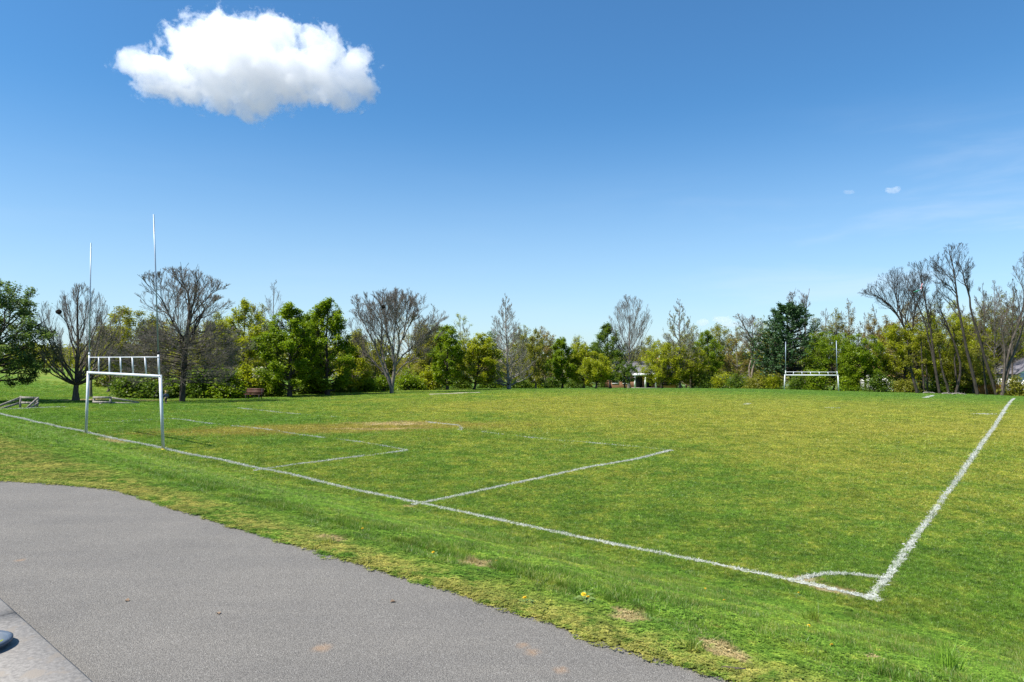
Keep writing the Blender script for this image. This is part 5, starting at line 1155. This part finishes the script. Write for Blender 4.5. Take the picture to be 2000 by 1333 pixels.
# fallen leaves on the path, twig
M_DRY = mat_noise('dry_leaf', (.15, .10, .065), (.24, .17, .11), 40, .8, .3)
for px, py, lb in [(248, 1181, 'curled brown leaf on the asphalt near the kerb'), (768, 1183, 'flat reddish-brown leaf in the middle of the path'), (426, 1206, 'small yellowish leaf scrap on the path right of the curled one')]:
    g = G(px, py); g[2] += .025; n = 7; V = []; Q = []
    for j in range(n):
        t_ = j / (n - 1); w_ = .015 * math.sin(math.pi * min(.97, t_ + .04)); V += [((t_ - .5) * .042, w_, .012 * abs(w_) / .02 + .004 * math.sin(j)), ((t_ - .5) * .042, 0, 0.001), ((t_ - .5) * .042, -w_, .010 * abs(w_) / .02)]
    for j in range(n - 1): Q += [(j * 3, j * 3 + 1, j * 3 + 4, j * 3 + 3), (j * 3 + 1, j * 3 + 2, j * 3 + 5, j * 3 + 4)]
    o = tag(link('fallen_leaf', mk_mesh('fallen_leaf', V, Q, None, M_DRY), None, g), lb, 'leaf', 'fallen leaves on the path'); o.rotation_euler.z = rng.uniform(0, 6)
g = G(1425, 1318); m = MB(); m.tube([(-.07, 0, .03), (-.02, .008, .035), (.03, 0, .032), (.08, -.012, .036)], [.004, .006, .006, .003], 6)
tag(m.build('twig', BARK['brown'], None, None, True), 'short dry twig lying on the dry verge by the path', 'twig').location = g
# dark tub beside the kerb
M_TUB = mat_noise('blue_grey_plastic', (.06, .08, .11), (.10, .125, .16), 12, .45, .15)
gt = G(-42, 1292); gt[2] = 0
tub = empty('plant_tub', gt, 'dark blue-grey round tub with green leaves behind the kerb', 'plant tub')
th = np.linspace(0, 6.2832, 33)[:-1]; prof = [(.10, 0), (.125, .06), (.135, .085), (.15, .09), (.152, .105), (.14, .112), (.118, .105), (.112, .07), (0.0, .07)]
V = [(r_ * math.cos(a), r_ * math.sin(a), z_) for r_, z_ in prof for a in th]; Q = [(i * 32 + j, i * 32 + (j + 1) % 32, (i + 1) * 32 + (j + 1) % 32, (i + 1) * 32 + j) for i in range(len(prof) - 1) for j in range(32)]
link('tub', mk_mesh('tub', V, Q, None, M_TUB, None, True), tub)
n = 130; rr_ = .1 * np.sqrt(rng.uniform(0, 1, n)); aa = rng.uniform(0, 6.28, n)
v, q = quads_leaf(rng, np.stack([rr_ * np.cos(aa), rr_ * np.sin(aa), rng.uniform(.06, .10, n)], -1), .03, .5)
link('foliage', mk_mesh('foliage', v, q, None, LEAF['green'], np.repeat(rng.uniform(.3, 1, n), 4)), tub)
# ------------------------------------------------------------------ clouds (real volumes high above)
def cloud(label, D, ells, dens, grow=1.3, nscale=1.0, depth=.8, step=.2, cut=1.7):
    # ells: ellipses (px, py, rx, ry); each becomes an ellipsoid of vapour at distance D
    c0 = P(ells[0][0], ells[0][1], D)
    E_ = [(P(x, y, D) - c0 + np.array([0, (oy[0] if oy else 0) * D / F, 0]), rx / F * D * grow, max(min(rx, ry) * 1.15, ry * depth) / F * D * grow, ry / F * D * grow) for x, y, rx, ry, *oy in ells]
    unitm = 60 / F * D                                         # a reference length for noise
    m, k = new_mat('cloud_vapour')
    pos = k.n('ShaderNodeTexCoord').outputs['Object']
    n1 = k.noise(pos, 1.35 / unitm * nscale, 9, .62, .35)
    n2 = k.noise(pos, 6.5 / unitm * nscale, 6, .7, .6)
    f = None
    for c, rx, ryy, rz in E_:
        mp = k.n('ShaderNodeMapping', {'Vector': pos, 'Location': tuple(c), 'Scale': (rx, ryy, rz)}, vector_type='TEXTURE')
        g = k.n('ShaderNodeTexGradient', {'Vector': mp.outputs[0]}, gradient_type='SPHERICAL').outputs['Fac']
        f = g if f is None else k.math('SMOOTH_MAX', f, g, .12)
    d = k.math('SUBTRACT', f, k.math('MULTIPLY', k.math('SUBTRACT', n1, .36), cut))
    d = k.math('SUBTRACT', d, k.math('MULTIPLY', k.math('SUBTRACT', n2, .4), .62))
    d = k.math('MULTIPLY', k.rng(d, .0, .16), dens / unitm)
    vol = k.n('ShaderNodeVolumePrincipled', {'Color': (1, 1, 1, 1), 'Density': d, 'Anisotropy': 0.0})
    k.nt.links.new(vol.outputs[0], k.n('ShaderNodeOutputMaterial').inputs['Volume'])
    m.cycles.volume_step_rate = step
    th_ = np.linspace(0, math.pi, 13); ph_ = np.linspace(0, 2 * math.pi, 25)[:-1]
    mbq = MB(); g_ = 1.0
    for c, rx, ryy, rz in E_:
        vv = [(c[0] + g_ * rx * math.sin(t_) * math.cos(p_), c[1] + g_ * ryy * math.sin(t_) * math.sin(p_), c[2] + g_ * rz * math.cos(t_)) for t_ in th_ for p_ in ph_]
        qq = [(i * 24 + j, (i + 1) * 24 + j, (i + 1) * 24 + (j + 1) % 24, i * 24 + (j + 1) % 24) for i in range(12) for j in range(24)]
        mbq.add(vv, qq)
    o = mbq.build('cloud', m, None); o.location = c0
    rmd = o.modifiers.new('merge', 'REMESH'); rmd.mode = 'VOXEL'; rmd.voxel_size = unitm * (.12 if len(ells) > 4 else .05)
    tag(o, label, 'cloud', 'clouds in the blue sky')
    return o
cloud('large bright white cloud alone high in the upper left sky', 2600,
      [(490, 122, 150, 70), (445, 80, 96, 56), (385, 98, 60, 48), (312, 142, 74, 40), (268, 124, 34, 32), (400, 166, 112, 44), (592, 136, 112, 60), (624, 94, 54, 38), (692, 144, 54, 44), (718, 168, 26, 32), (655, 186, 52, 34), (490, 190, 74, 44), (530, 76, 60, 46)], 2.0, depth=.6, grow=1.42, cut=2.05)
cloud('tiny thin wisp of cloud in the right-hand sky, the larger of two', 2600, [(1742, 373, 20, 7), (1752, 369, 10, 6)], 1.6, 1.3, 3.0)
cloud('tiny thin wisp of cloud in the right-hand sky, the smaller one', 2600, [(1657, 376, 14, 5)], 1.2, 1.3, 3.0)
cloud('low white puff of cloud just above the trees', 4200, [(1410, 626, 24, 9), (1372, 630, 18, 8), (1425, 634, 32, 9)], 1.6, 1.3, 2.0)
